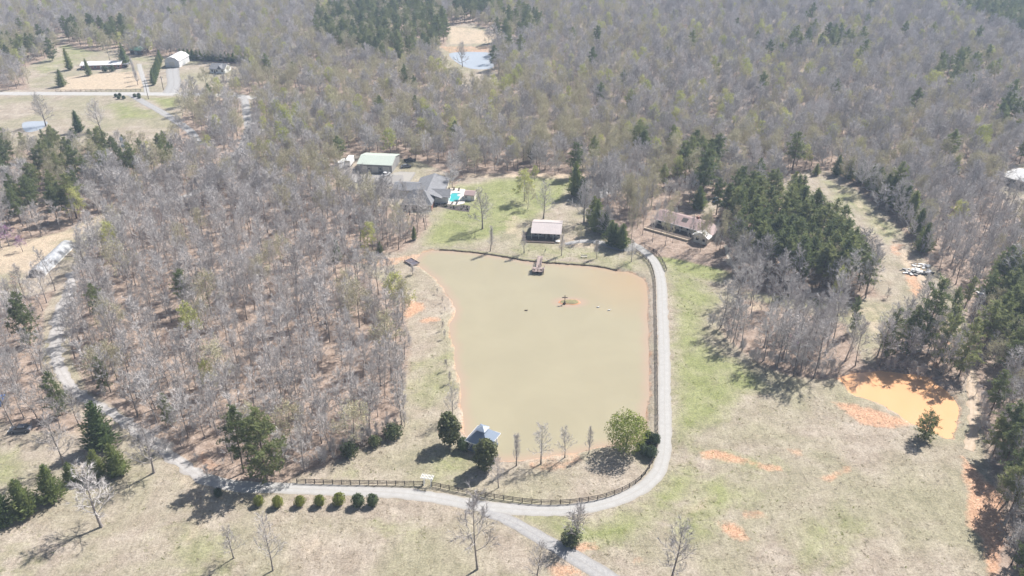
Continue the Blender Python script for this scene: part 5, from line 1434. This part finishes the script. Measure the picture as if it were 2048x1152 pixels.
o, rz, L = frame((417, 138), (449, 139), 2.8)
t = thing('grey_roofed_house', 'small house with grey gable roof and dormer beyond the bare trees by the road', 'house', o, rz)
walls(t, 0.3, L - 0.3, 0.5, 9.5, 2.75, 'white', 5.0)
rf = part('roof', gable_roof(L, 10, 2.8, 5.4), M['roof_grey'], t)
mb = MB(); mb.prism([(L*.55, 3.2), (L*.55 + 3.2, 3.2), (L*.55 + 1.6, 5.2)], 'y', -0.6, 4.0); part('dormer', mb, M['roof_grey'], rf)
for x in (2.0, 5.0, L - 2): window(t, x, 1.0, 1.0, 1.2, 0.5)
door(t, 3.6, 1.0, 2.1, 0.5)

o, rz, L = frame((1998, 350), (2075, 372), 3.0)
t = thing('white_roofed_house', 'house with broad white hip roof at the right edge', 'house', o, rz)
walls(t, 0.5, L - 0.5, 0.6, 13.4, 2.9, 'siding')
part('roof', hip_roof(L, 14, 3.0, 6.2, 5.5), M['roof_white'], t)
for i in range(4): window(t, 2.5 + i * 4, 1.0, 1.2, 1.2, 0.6)
door(t, 4.6, 1.0, 2.1, 0.6)

# pool house, pool, deck
PZ = 0.16
def flat_poly(name, px, z, mat, th=0.15, smooth=0):
    P = [G(x, y, z) for x, y in px]
    mb = MB(); mb.prism([(p.x, p.y) for p in P], 'z', z - th, z)
    me = fix_normals(mb.mesh(name, [mat]))
    return me
POOL = [(903,386.5),(911,385.5),(923,387),(920.5,393),(914,403.5),(896,403),(899,394)]
DECK = [(886,380),(905,376),(930,378),(936,390),(928,407),(914,410),(893,408),(880,401)]
import bmesh
P0 = [G(x, y, PZ) for x, y in DECK]; P1 = [G(x, y, PZ) for x, y in POOL]
bm = bmesh.new()
vo = [bm.verts.new(p) for p in P0]; vi = [bm.verts.new(p) for p in P1]; vb = [bm.verts.new((p.x, p.y, PZ - 0.55)) for p in P1]; vd = [bm.verts.new((p.x, p.y, 0)) for p in P0]
eo = [bm.edges.new((vo[i], vo[(i+1) % len(vo)])) for i in range(len(vo))]; ei = [bm.edges.new((vi[i], vi[(i+1) % len(vi)])) for i in range(len(vi))]
bmesh.ops.triangle_fill(bm, use_beauty=True, use_dissolve=False, edges=eo + ei)
for i in range(len(vi)): bm.faces.new((vi[i], vi[(i+1) % len(vi)], vb[(i+1) % len(vi)], vb[i]))
for i in range(len(vo)): bm.faces.new((vo[i], vo[(i+1) % len(vo)], vd[(i+1) % len(vo)], vd[i]))
bm.faces.new(vb)
bmesh.ops.recalc_face_normals(bm, faces=bm.faces[:])
me = bpy.data.meshes.new('pool_deck'); bm.to_mesh(me); bm.free(); me.materials.append(M['deck'])
for p in me.polygons:
    if p.normal.z < -0.5 and p.center.z > PZ - .1: p.flip()
pool = thing('swimming_pool', 'turquoise swimming pool set in a pale deck beside the main house', 'pool', (P1[0].x, P1[0].y, 0))
inv = Vector((-P1[0].x, -P1[0].y, 0))
def child_at(name, me, parent):
    c = link(name, me, parent); c.location = inv; return c
child_at('pool_deck', me, pool)
mb = MB(); mb.add([(p.x, p.y, PZ - 0.12) for p in P1], [tuple(range(len(P1)))])
mew = mb.mesh('pool_water', [M['pool_water']])
if mew.polygons[0].normal.z < 0: mew.flip_normals()
child_at('pool_water', mew, pool)
# hole in the ground is not needed: the deck slab stands above the ground, so the basin floor is lifted
for v in me.vertices:
    if v.co.z < 0: v.co.z = 0.012
structure('flower_bed', flat_poly('flower_bed', [(868,402),(880,403),(893,409.5),(914,412),(928,409),(941,412),(938,424),(905,420),(868,411)], 0.03, M['mulch'], 0.02))
structure('gravel_yard', flat_poly('gravel_yard', [(690,346),(716,347),(784,348),(800,343),(832,345),(818,366),(800,374),(745,370),(690,362)], 0.02, M['gravel'], 0.015))
structure('concrete_apron', flat_poly('concrete_apron', [(787,345),(830,344),(818,362),(808,364),(806,350),(786,350)], 0.028, M['concrete'], 0.02))
o, rz, L = frame((927, 390), (949, 391.5), 2.4)
t = thing('pool_house', 'small pool house with pinkish brown roof beside the pool', 'pool house', o, rz)
walls(t, 0.2, L - .2, 0.3, 5.2, 2.35, 'cream', 2.9)
part('roof', gable_roof(L, 5.6, 2.4, 3.2), M['roof_red'], t)
door(t, L * .5, 1.4, 2.0, 0.3, 'white'); window(t, L * .2, 1.0, 0.7, 0.9, 0.3)
def umbrella(px, label, mat):
    g = G(*px)
    u = thing('parasol', label, 'parasol', (g.x, g.y, PZ))
    mb = MB(); mb.tube([(0, 0, 0), (0, 0, 2.5)], [.04, .03], 6); part('pole', mb, M['steel'], u)
    mb = MB(); n = 8; mb.add([(1.35 * math.cos(2*PI*k/n), 1.35 * math.sin(2*PI*k/n), 2.0) for k in range(n)] + [(0, 0, 2.55)], [(k, (k+1) % n, n) for k in range(n)]); part('canopy', mb, mat, u)
    mb = MB(); mb.tube([(0, 0, 0), (0, 0, .1)], [.35, .3], 8, cap=True); part('base', mb, M['steel'], u)
umbrella((921, 400), 'white parasol at the right side of the pool', M['white'])
umbrella((893, 398), 'dark parasol at the left side of the pool', M['roof_dark'])
lme = None
for i, (x, y, a, lab) in enumerate([(899,381,0.2,'dark lounger at the far left end of the pool deck'), (908,380,0.1,'dark lounger at the far middle of the pool deck'), (918,381,0.0,'dark lounger at the far right end of the pool deck'), (890,391,1.2,'dark lounger on the left side of the pool deck'), (905,407,3.0,'dark lounger at the near end of the pool deck'), (914,407.5,3.2,'dark lounger at the near right end of the pool deck')]):
    g = G(x, y)
    u = thing('sun_lounger', lab, 'lounger', (g.x, g.y, PZ), a, 'loungers round the pool')
    mb = MB(); mb.box(-.33, .33, -.9, .4, .28, .38); part('seat', mb, M['darkwood'], u)
    mb = MB(); mb.prism([(.4, .28), (1.0, .75), (.95, .82), (.4, .38)], 'x', -.33, .33); part('backrest', mb, M['darkwood'], u)
    for sx in (-.28, .28):
        for sy in (-.8, .3):
            mb = MB(); mb.box(sx - .03, sx + .03, sy - .03, sy + .03, 0.005, .28); part('leg', mb, M['steel'], u)
bs = np.random.default_rng(9); bp = []
for i in range(60):
    x = bs.uniform(872, 936); y = 406 + (x - 872) * 0.11 + bs.uniform(0, 8)
    g = G(x, y); bp.append((g.x, g.y, bs.uniform(0, 6), bs.uniform(.12, .28), bs.integers(0, 7)))
scatter('bed_plants', 'low shrubs and dry grasses filling the bed below the pool', 'plants', bp, ['bush', 'brush'])

# greenhouse tunnel on the left
o, rz, L = frame((90, 552), (151, 493), 0)
t = thing('greenhouse', 'long plastic-covered hoop greenhouse in the clearing on the left', 'greenhouse', o, rz)
Rg = 2.7; n = 14
mb = MB(); na_ = 24
for i in range(na_ + 1):
    for k in range(n + 1):
        a = PI * k / n; mb.v.append((L * i / na_, Rg - Rg * math.cos(a), 2.6 * math.sin(a) ** 0.85 + (0.05 * math.sin(i * 2.1 + k)) * (0 < k < n)))
for i in range(na_):
    for k in range(n): mb.f.append((i*(n+1)+k, i*(n+1)+k+1, (i+1)*(n+1)+k+1, (i+1)*(n+1)+k)); mb.m.append(0)
part('cover', mb, M['film'], t, True)
for i in range(0, 10):
    hp = MB(); x = L * i / 9
    hp.tube([(x, Rg - (Rg - .04) * math.cos(PI * k / 10), max(0.0, 2.54 * math.sin(PI * k / 10) ** .85)) for k in range(11)], [.035] * 11, 5); part('hoop', hp, M['steel'], t)
mb = MB(); mb.box(0, L, -.05, .03, 0, .5); part('side_board', mb, M['white'], t)
mb = MB(); mb.box(0, L, 2*Rg - .03, 2*Rg + .05, 0, .5); part('side_board', mb, M['white'], t)
mb = MB(); mb.add([(0.02, Rg - Rg * .97 * math.cos(PI * k / 10), 2.5 * math.sin(PI * k / 10) ** .85) for k in range(11)], [tuple(range(11))]); part('end_wall', mb, M['siding'], t)
for i in range(4):
    g = G(137 + i * 0.6, 499 + i * 4.2)
    b = thing('timber_stack', ['pale timber bundle by the greenhouse, topmost of four', 'pale timber bundle by the greenhouse, second of four', 'pale timber bundle by the greenhouse, third of four', 'pale timber bundle by the greenhouse, lowest of four'][i], 'timber', (g.x, g.y, 0), 0.05 * i, 'timber bundles by the greenhouse')
    for k in range(4):
        mb = MB(); mb.box(-1.6, 1.6, k * .24 - .5, k * .24 - .29, 0.02, .2); part('plank', mb, M['tan_wall'], b)

# ------------------------------------------------------------------ dock, raft, cross, bench, arbor
a, b = G(1081, 514), G(1077, 537)
d = (a - b); Ld = d.length
t = thing('dock', 'weathered wooden dock with railed platform reaching into the pond', 'dock', (b.x, b.y, -0.55), math.atan2(d.y, d.x) - PI / 2)
z0 = 0.95
mb = MB()
for k in range(int(Ld / 0.2)): mb.box(-.85, .85, 0.2 + k * .2, .385 + k * .2, z0, z0 + .06)
w = part('walkway_planks', mb, M['wood'], t); w['kind'] = 'stuff'
mb = MB()
for k in range(17): mb.box(-2.1, 2.1, -3.2 + k * .2, -3.015 + k * .2, z0 + .004, z0 + .064)
w = part('platform_planks', mb, M['wood'], t); w['kind'] = 'stuff'
mb = MB(); mb.box(-2.05, 2.05, -3.15, 0.15, z0 - .3, z0 - .006); part('platform_frame', mb, M['darkwood'], t)
for x in (-1.95, 0, 1.95):
    for y in (-3.05, 0.05):
        mb = MB(); mb.box(x - .09, x + .09, y - .09, y + .09, -1.2, z0 + 1.05); part('pile', mb, M['darkwood'], t)
for y in np.arange(3.0, Ld, 3.2):
    for x in (-.8, .8):
        mb = MB(); mb.box(x - .07, x + .07, y - .07, y + .07, -1.0, z0 + 1.0); part('pile', mb, M['darkwood'], t)
for z in (.35, .68, 1.0):
    for x in (-1.95, 1.95):
        mb = MB(); mb.box(x - .04, x + .04, -2.95, -.05, z0 + z, z0 + z + .1); part('rail', mb, M['wood'], t)
    mb = MB(); mb.box(-1.85, 1.85, -3.09, -3.01, z0 + z, z0 + z + .1); part('rail', mb, M['wood'], t)
    mb = MB(); mb.box(-.84, -.76, 0.2, Ld - 1.0, z0 + z, z0 + z + .08); part('rail', mb, M['wood'], t)
    mb = MB(); mb.box(.76, .84, 0.2, Ld - 1.0, z0 + z, z0 + z + .08); part('rail', mb, M['wood'], t)
for x, lab in ((-1.2, 'bench seat at the left of the dock platform'), (1.2, 'bench seat at the right of the dock platform')):
    g = t.matrix_basis @ Vector((x, -1.5, z0 + .064))
    s = thing('dock_bench', lab, 'bench', g, t.rotation_euler.z)
    mb = MB(); mb.box(-.25, .25, -.8, .8, .4, .46); part('seat', mb, M['wood'], s)
    for y in (-.65, .65):
        mb = MB(); mb.box(-.2, .2, y - .05, y + .05, .002, .4); part('leg', mb, M['darkwood'], s)

g = G(824, 526)
t = thing('raft', 'dark flat swim raft with raised rim pulled up on the pond bank', 'raft', (g.x, g.y, 0.05), math.radians(-48))
mb = MB(); mb.box(-2.4, 2.4, -1.55, 1.55, .22, .34); part('deck', mb, mat_plain('raft_deck', (0.12, 0.11, 0.13), 0.8, 0.25), t)
for y0, y1 in ((-1.6, -1.45), (1.45, 1.6)):
    mb = MB(); mb.box(-2.45, 2.45, y0, y1, .2, .6); part('rim', mb, M['wood'], t)
for x0, x1 in ((-2.5, -2.4), (2.4, 2.5)):
    mb = MB(); mb.box(x0, x1, -1.5, 1.5, .2, .5); part('rim', mb, M['wood'], t)
for y in (-1.0, 1.0):
    mb = MB(); mb.tube([(-2.3, y, 0), (-2.2, y, 0), (2.2, y, 0), (2.3, y, 0)], [.1, .24, .24, .1], 8, cap=True); part('float', mb, M['steel'], t)
mb = MB(); mb.box(-.08, .08, -1.4, 1.4, .34, .48); part('cleat_bar', mb, M['wood'], t)
g = G(810, 530)
mb = MB(); mb.tube([(0, 0, 0), (0, 0, 2.2)], [.06, .05], 6, cap=True)
tag(part('mooring_post', mb, M['darkwood'], None), 'thin post standing on the bank beside the raft', 'post').location = (g.x, g.y, 0)

g = G(1129.5, 606, -0.2)
t = thing('cross', 'dark wooden cross standing on the small islet in the pond', 'cross', (g.x, g.y, -0.25))
mb = MB(); mb.box(-.11, .11, -.11, .11, 0, 2.9); part('upright', mb, M['darkwood'], t)
mb = MB(); mb.box(-.85, .85, -.13, .13, 2.0, 2.22); part('crossbar', mb, M['darkwood'], t)
mb = MB(); mb.box(-.35, .35, -.35, .35, 0, .25); part('footing', mb, M['darkwood'], t)
for i, (x, y, lab, mt) in enumerate([(1196, 614.5, 'white float on the pond right of the islet, nearer the cross', 'white'), (1218, 620.5, 'small white float on the pond farther right of the islet', 'white'), (1052, 621, 'dark duck-sized float on the pond left of the islet', 'darkwood')]):
    g = G(x, y, -.5); mb = MB()
    mb.tube([(-.55, 0, 0), (-.35, 0, .06), (.3, 0, .08), (.5, 0, .02)], [.03, .2, .2, .04], 8); mb.tube([(.4, 0, .1), (.5, 0, .42), (.7, 0, .45)], [.07, .06, .02], 6)
    q = part('pond_float', mb, M[mt], None, True); tag(q, lab, 'float', 'floats on the pond'); q.location = (g.x, g.y, -.5)

g = G(1168, 515)
t = thing('park_bench', 'pale park bench on the grass right of the dock', 'bench', (g.x, g.y, 0), 0.0)
for k in range(3):
    mb = MB(); mb.box(-1.1, 1.1, -.3 + k * .18, -.15 + k * .18, .43, .48); part('seat_slat', mb, M['cream'], t)
for k in range(2):
    mb = MB(); mb.box(-1.1, 1.1, .26, .31, .6 + k * .2, .74 + k * .2); part('back_slat', mb, M['cream'], t)
for x in (-.9, .9):
    mb = MB(); mb.box(x - .05, x + .05, -.3, .3, 0, .43); mb.box(x - .05, x + .05, .31, .38, .2, .95); part('leg', mb, M['darkwood'], t)

a, b = G(848.5, 969), G(863, 971)
t = thing('garden_arbor', 'white arbor gateway in the dark rail fence', 'arbor', (a.x, a.y, 0), math.atan2(b.y - a.y, b.x - a.x))
La = (b - a).length
for x in (0, La):
    for y in (-.35, .35):
        mb = MB(); mb.box(x - .07, x + .07, y - .07, y + .07, 0, 2.3); part('post', mb, M['white'], t)
for y in (-.42, .36):
    mb = MB(); mb.box(-.6, La + .6, y, y + .07, 2.3, 2.5); part('beam', mb, M['white'], t)
for k in range(9):
    x = -.5 + (La + 1.0) * k / 8
    mb = MB(); mb.box(x - .04, x + .04, -.8, .8, 2.5, 2.62); part('rafter', mb, M['white'], t)

# ------------------------------------------------------------------ rail fences: every post and rail a part
post_me = None
def fence(name, px, label, spacing=2.15, rails=3, h=1.35, mat='fence', smooth=True):
    global post_me
    pts = smooth_open(W(px), 10) if smooth else W(px)
    d = np.r_[0, np.cumsum(np.linalg.norm(np.diff(pts, axis=0), axis=1))]
    m = max(2, int(round(d[-1] / spacing)) + 1); s = np.linspace(0, d[-1], m)
    P = np.stack([np.interp(s, d, pts[:, 0]), np.interp(s, d, pts[:, 1])], 1)
    t = thing(name, label, 'fence', (P[0, 0], P[0, 1], 0))
    pm = MB(); pm.box(-.075, .075, -.075, .075, 0, h); pm = fix_normals(pm.mesh('post', [M[mat]]))
    rm = MB(); rm.box(0, 1, -.03, .03, -.07, .07); rm = fix_normals(rm.mesh('rail', [M[mat]]))
    rgf = np.random.default_rng(len(px))
    for i in range(m):
        q = P[i] - P[0]
        c = link('post', pm, t, (q[0], q[1], 0), 0.0, (1, 1, rgf.uniform(.95, 1.06)))
        c.rotation_euler = (rgf.normal(0, .02), rgf.normal(0, .02), rgf.uniform(-.2, .2))
        if i < m - 1:
            e = P[i + 1] - P[i]; Lr = float(np.linalg.norm(e)); an = math.atan2(e[1], e[0])
            for k in range(rails):
                c = link('rail', rm, t, (q[0], q[1], h * (.28 + .62 * k / max(1, rails - 1)) + rgf.normal(0, .012)), an, (Lr, 1, 1))
    return t
fence('rail_fence', [(594,966),(650,968),(720,969),(780,970),(846,971)], 'dark rail fence left of the white arbor along the drive', smooth=False)
fence('rail_fence', [(864,972),(900,980),(950,990),(1010,1000),(1080,1008),(1140,1007),(1200,998),(1250,980),(1285,955),(1306,922),(1314,890),(1315,840),(1314,760),(1313,680),(1311,610),(1309,560),(1300,530),(1285,514),(1272,505)], 'long dark rail fence curving round the near and right sides of the pond')
fence('rail_fence', [(1289,496),(1308,505),(1322,520),(1333,542)], 'short dark rail fence on the far side of the driveway bend')
fence('rail_fence', [(112,184),(160,183.6),(220,183),(282,183)], 'brown rail fence along the road in front of the brick house', 3.0, 2, 1.3, 'darkwood', False)

# ------------------------------------------------------------------ vehicles
def car(px, rz, mat, label, kind='sedan', group=None, z=0.03, sc=1.0):
    g = G(*px)
    t = thing('pickup_truck' if kind == 'pickup' else 'parked_car', label, 'truck' if kind == 'pickup' else 'car', (g.x, g.y, z), rz, group, sc)
    W2 = .9
    prof = {'sedan': [(-2.35,.35),(-2.38,.7),(-2.2,.92),(-1.4,1.0),(1.1,.98),(2.1,.82),(2.35,.62),(2.36,.35)],
            'pickup': [(-2.8,.45),(-2.8,1.05),(-.9,1.08),(1.2,1.08),(2.5,1.0),(2.75,.8),(2.75,.45)]}[kind]
    mb = MB(); n = len(prof)
    vs_ = [(x, y * (1 - .06 * (z > .8)), z) for y in (-W2, W2) for x, z in prof]
    mb.add(vs_, [tuple(range(n)), tuple(range(n, 2*n))[::-1]] + [(i, n+i, n+(i+1) % n, (i+1) % n) for i in range(n)])
    body = part('body', mb, mat, t)
    cab = {'sedan': [(-1.75,.98),(-1.15,1.42),(.35,1.45),(1.15,.98)], 'pickup': [(-.85,1.07),(-.75,1.72),(.6,1.75),(1.35,1.07)]}[kind]
    mb = MB(); mb.add([(x, y * (.82 if z > 1.2 else .9) / .9 * .9, z) for y in (-.86, .86) for x, z in cab], [(0,1,2,3),(7,6,5,4),(0,4,5,1),(1,5,6,2),(2,6,7,3),(3,7,4,0)])
    part('windows', mb, M['glass'], t)
    (xa, za), (xb, zb) = cab[1], cab[2]
    mb = MB(); mb.add([(xa - .02, -.72, za + .005), (xb + .02, -.72, zb + .005), (xb + .02, .72, zb + .005), (xa - .02, .72, za + .005), (xa + .1, -.6, za + .05), (xb - .1, -.6, zb + .05), (xb - .1, .6, zb + .05), (xa + .1, .6, za + .05)],
                     [(4,5,6,7),(0,1,5,4),(1,2,6,5),(2,3,7,6),(3,0,4,7)])
    part('roof', mb, mat, body)
    if kind == 'pickup':
        mb = MB(); mb.box(-2.65, -1.0, -.72, .72, 1.085, 1.1); part('cargo_bed', mb, M['rubber'], t)
    ax = (-1.45, 1.5) if kind == 'sedan' else (-1.75, 1.75)
    for x in ax:
        for y in (-1, 1):
            r = .34 if kind == 'sedan' else .4
            mb = MB(); mb.tube([(x, y * .70, r), (x, y * .74, r), (x, y * .9, r), (x, y * .93, r)], [r * .8, r, r, r * .85], 14, cap=True)
            wheel = part('wheel', mb, M['rubber'], t)
            mb = MB(); mb.tube([(x, y * .90, r), (x, y * .945, r)], [r * .6, r * .5], 10, cap=True); part('rim', mb, M['steel'], wheel)
    xe = prof[-1][0]
    for y in (-.65, .65):
        mb = MB(); mb.box(xe - .05, xe + .03, y - .18, y + .18, .6, .74); part('headlight', mb, M['white'], t)
        mb = MB(); mb.box(-xe - .04, -xe + .06, y - .18, y + .18, .68, .86); part('tail_light', mb, M['roof_red'], t)
    return t
P_GREY, P_BLUE, P_WHITE, P_DARK, P_LBLUE = paint('grey_paint', (.16, .17, .19)), paint('blue_paint', (.03, .13, .42)), paint('white_car_paint', (.7, .7, .7)), paint('dark_paint', (.05, .05, .055)), paint('pale_blue_paint', (.25, .36, .55))
car((42, 862), PI + .12, P_GREY, 'dark grey sedan parked on the grass at the left', sc=1.12)
car((-2, 806), PI / 2 + .25, P_BLUE, 'bright blue car cut by the left edge of the view', sc=1.12)
car((1431, 402), 1.2, P_LBLUE, 'pale blue car parked behind the red-roofed house')
car((1229, 380), .4, P_WHITE, 'white pickup on the gravel loop left of the red-roofed house', 'pickup')
car((771, 352), 1.0, P_WHITE, 'white pickup in front of the green-roofed workshop', 'pickup')
car((820, 323), .2, P_DARK, 'dark pickup under the trees right of the workshop', 'pickup')
car((812, 335), .3, P_GREY, 'grey car at the right end of the workshop')
car((648, 322), .3, P_WHITE, 'white car in the trees left of the workshop')
def box_trailer(px, rz, label, L=7.0, h=2.7):
    g = G(*px)
    t = thing('box_trailer', label, 'trailer', (g.x, g.y, .03), rz, 'white box trailers')
    mb = MB(); mb.box(-L/2, L/2, -1.2, 1.2, .75, .75 + h); part('box', mb, M['white'], t)
    mb = MB(); mb.box(-L/2, L/2, -.5, .5, .55, .745); part('chassis', mb, M['rubber'], t)
    mb = MB(); mb.box(L/2, L/2 + 1.4, -.08, .08, .55, .68); part('hitch', mb, M['rubber'], t)
    mb = MB(); mb.box(-L/2 - .04, -L/2 - .002, -1.1, -.02, .8, .6 + h); part('door', mb, M['cream'], t)
    mb = MB(); mb.box(-L/2 - .04, -L/2 - .002, .02, 1.1, .8, .6 + h); part('door', mb, M['cream'], t)
    for x in (-.8, .2):
        for y in (-1, 1):
            mb = MB(); mb.tube([(x, y * .85, .42), (x, y * 1.12, .42)], [.42, .42], 12, cap=True); part('wheel', mb, M['rubber'], t)
box_trailer((700, 330), PI / 2 - .1, 'white box trailer left of the workshop, nearer to it')
box_trailer((684, 336), PI / 2 - .5, 'white box trailer left of the workshop, farther from it', 6.0)

# ------------------------------------------------------------------ poles, masts, rubbish
def utility_pole(px, top, label):
    g = G(*px); h = height_at(px, top)
    t = thing('utility_pole', label, 'pole', (g.x, g.y, 0), 0.3)
    mb = MB(); mb.tube([(0, 0, 0), (0, 0, h)], [.19, .12], 8, cap=True); part('pole', mb, M['darkwood'], t)
    mb = MB(); mb.box(-1.2, 1.2, -.07, .07, h - .9, h - .74); part('crossarm', mb, M['darkwood'], t)
    for x in (-1.05, -.4, .4, 1.05):
        mb = MB(); mb.tube([(x, 0, h - .74), (x, 0, h - .5)], [.05, .04], 6, cap=True); part('insulator', mb, M['cream'], t)
    mb = MB(); mb.tube([(.28, .1, h - 2.2), (.28, .1, h - 1.3)], [.22, .22], 8, cap=True); part('transformer', mb, M['steel'], t)
    return t, h
utility_pole((327, 180), 152, 'wooden utility pole beside the barn drive')
utility_pole((297, 198), 160, 'wooden utility pole below the road at the junction')
def mast(px, top, label, dishes):
    g = G(*px); h = height_at(px, top)
    t = thing('lattice_mast', label, 'mast', (g.x, g.y, 0), .4)
    L3 = [(.55 * math.cos(a), .55 * math.sin(a)) for a in (0, 2.094, 4.189)]
    for x, y in L3:
        mb = MB(); mb.tube([(x, y, 0), (x * .6, y * .6, h)], [.07, .05], 5, cap=True); part('leg', mb, M['steel'], t)
    mb = MB(); nz = int(h / 1.1)
    for k in range(nz):
        for j in range(3):
            (x, y), (u_, v_) = L3[j], L3[(j + 1) % 3]
            s0, s1 = 1 - .4 * k / nz, 1 - .4 * (k + 1) / nz
            mb.tube([(x * s0, y * s0, h * k / nz), (u_ * s1, v_ * s1, h * (k + 1) / nz)], [.035, .035], 3)
    b_ = part('bracing', mb, M['steel'], t); b_['kind'] = 'stuff'
    for z in dishes:
        mb = MB(); mb.tube([(0, -.55, h * z), (0, -.7, h * z), (0, -1.0, h * z)], [.2, .75, .8], 14, cap=True); part('dish', mb, M['white'], t)
mast((259, 345), 275, 'white lattice mast with round dishes rising from the left pines', (.98, .78, .58))
mast((748, 262), 222, 'pale lattice mast in the woods above the workshop', ())
def rubbish(px, n, r, label, mats):
    g = G(*px); mb = MB(); q = np.random.default_rng(n)
    for i in range(n):
        x, y = q.normal(0, r, 2) * (1, .55); s = q.uniform(.25, .9); hh = q.uniform(.05, .4); a = q.uniform(0, 3)
        c, s_ = math.cos(a), math.sin(a); z = q.uniform(0, .5) * math.exp(-(x*x + y*y) / (r*r)); tl = q.uniform(-.3, .3)
        cor = [(-s, -s*.5), (s, -s*.5), (s, s*.5), (-s, s*.5)]
        vs_ = [(x + c*u_ - s_*v_, y + s_*u_ + c*v_, z + tl*u_*.5 + .16 * s + zz) for zz in (0, hh) for u_, v_ in cor]
        mb.add(vs_, [(3,2,1,0),(4,5,6,7),(0,1,5,4),(1,2,6,5),(2,3,7,6),(3,0,4,7)], int(q.integers(0, len(mats))))
    o = part('rubbish_heap', mb, [M[m] for m in mats], None); o.location = (g.x, g.y, .02)
    tag(o, label, 'rubbish', kind='stuff')
rubbish((1832, 545), 60, 2.2, 'heap of white and grey junk on the clay bank by the dirt track', ['white', 'steel', 'siding', 'rubber', 'white'])
rubbish((1968, 583), 30, 1.8, 'heap of white scrap at the wood edge on the right', ['white', 'white', 'roof_grey', 'rubber'])
rubbish((1862, 369), 24, 2.2, 'pale junk under the trees beside the grassy strip', ['white', 'cream', 'steel'])
rubbish((1845, 532), 14, 1.6, 'scattered pale scrap beside the junk heap', ['white', 'cream', 'steel'])

# ------------------------------------------------------------------ the hazy air
mb = MB(); mb.box(-3050, 3050, -1550, 4050, -4.0, CAM_H + 3.0)
hz = fix_normals(mb.mesh('haze', []))
hm = bpy.data.materials.new('haze'); hm.use_nodes = True
nt = hm.node_tree
for n_ in list(nt.nodes):
    if n_.type == 'BSDF_PRINCIPLED': nt.nodes.remove(n_)
pv = nt.nodes.new('ShaderNodeVolumePrincipled')
pv.inputs['Color'].default_value = (0.58, 0.75, 1.0, 1)
pv.inputs['Density'].default_value = 0.00025
pv.inputs['Anisotropy'].default_value = 0.1
nt.links.new(pv.outputs[0], nt.nodes['Material Output'].inputs['Volume'])
hz.materials.append(hm)
o = link('haze', hz); o['kind'] = 'stuff'
tag(o, 'thin pale haze filling the air over the valley', 'haze')
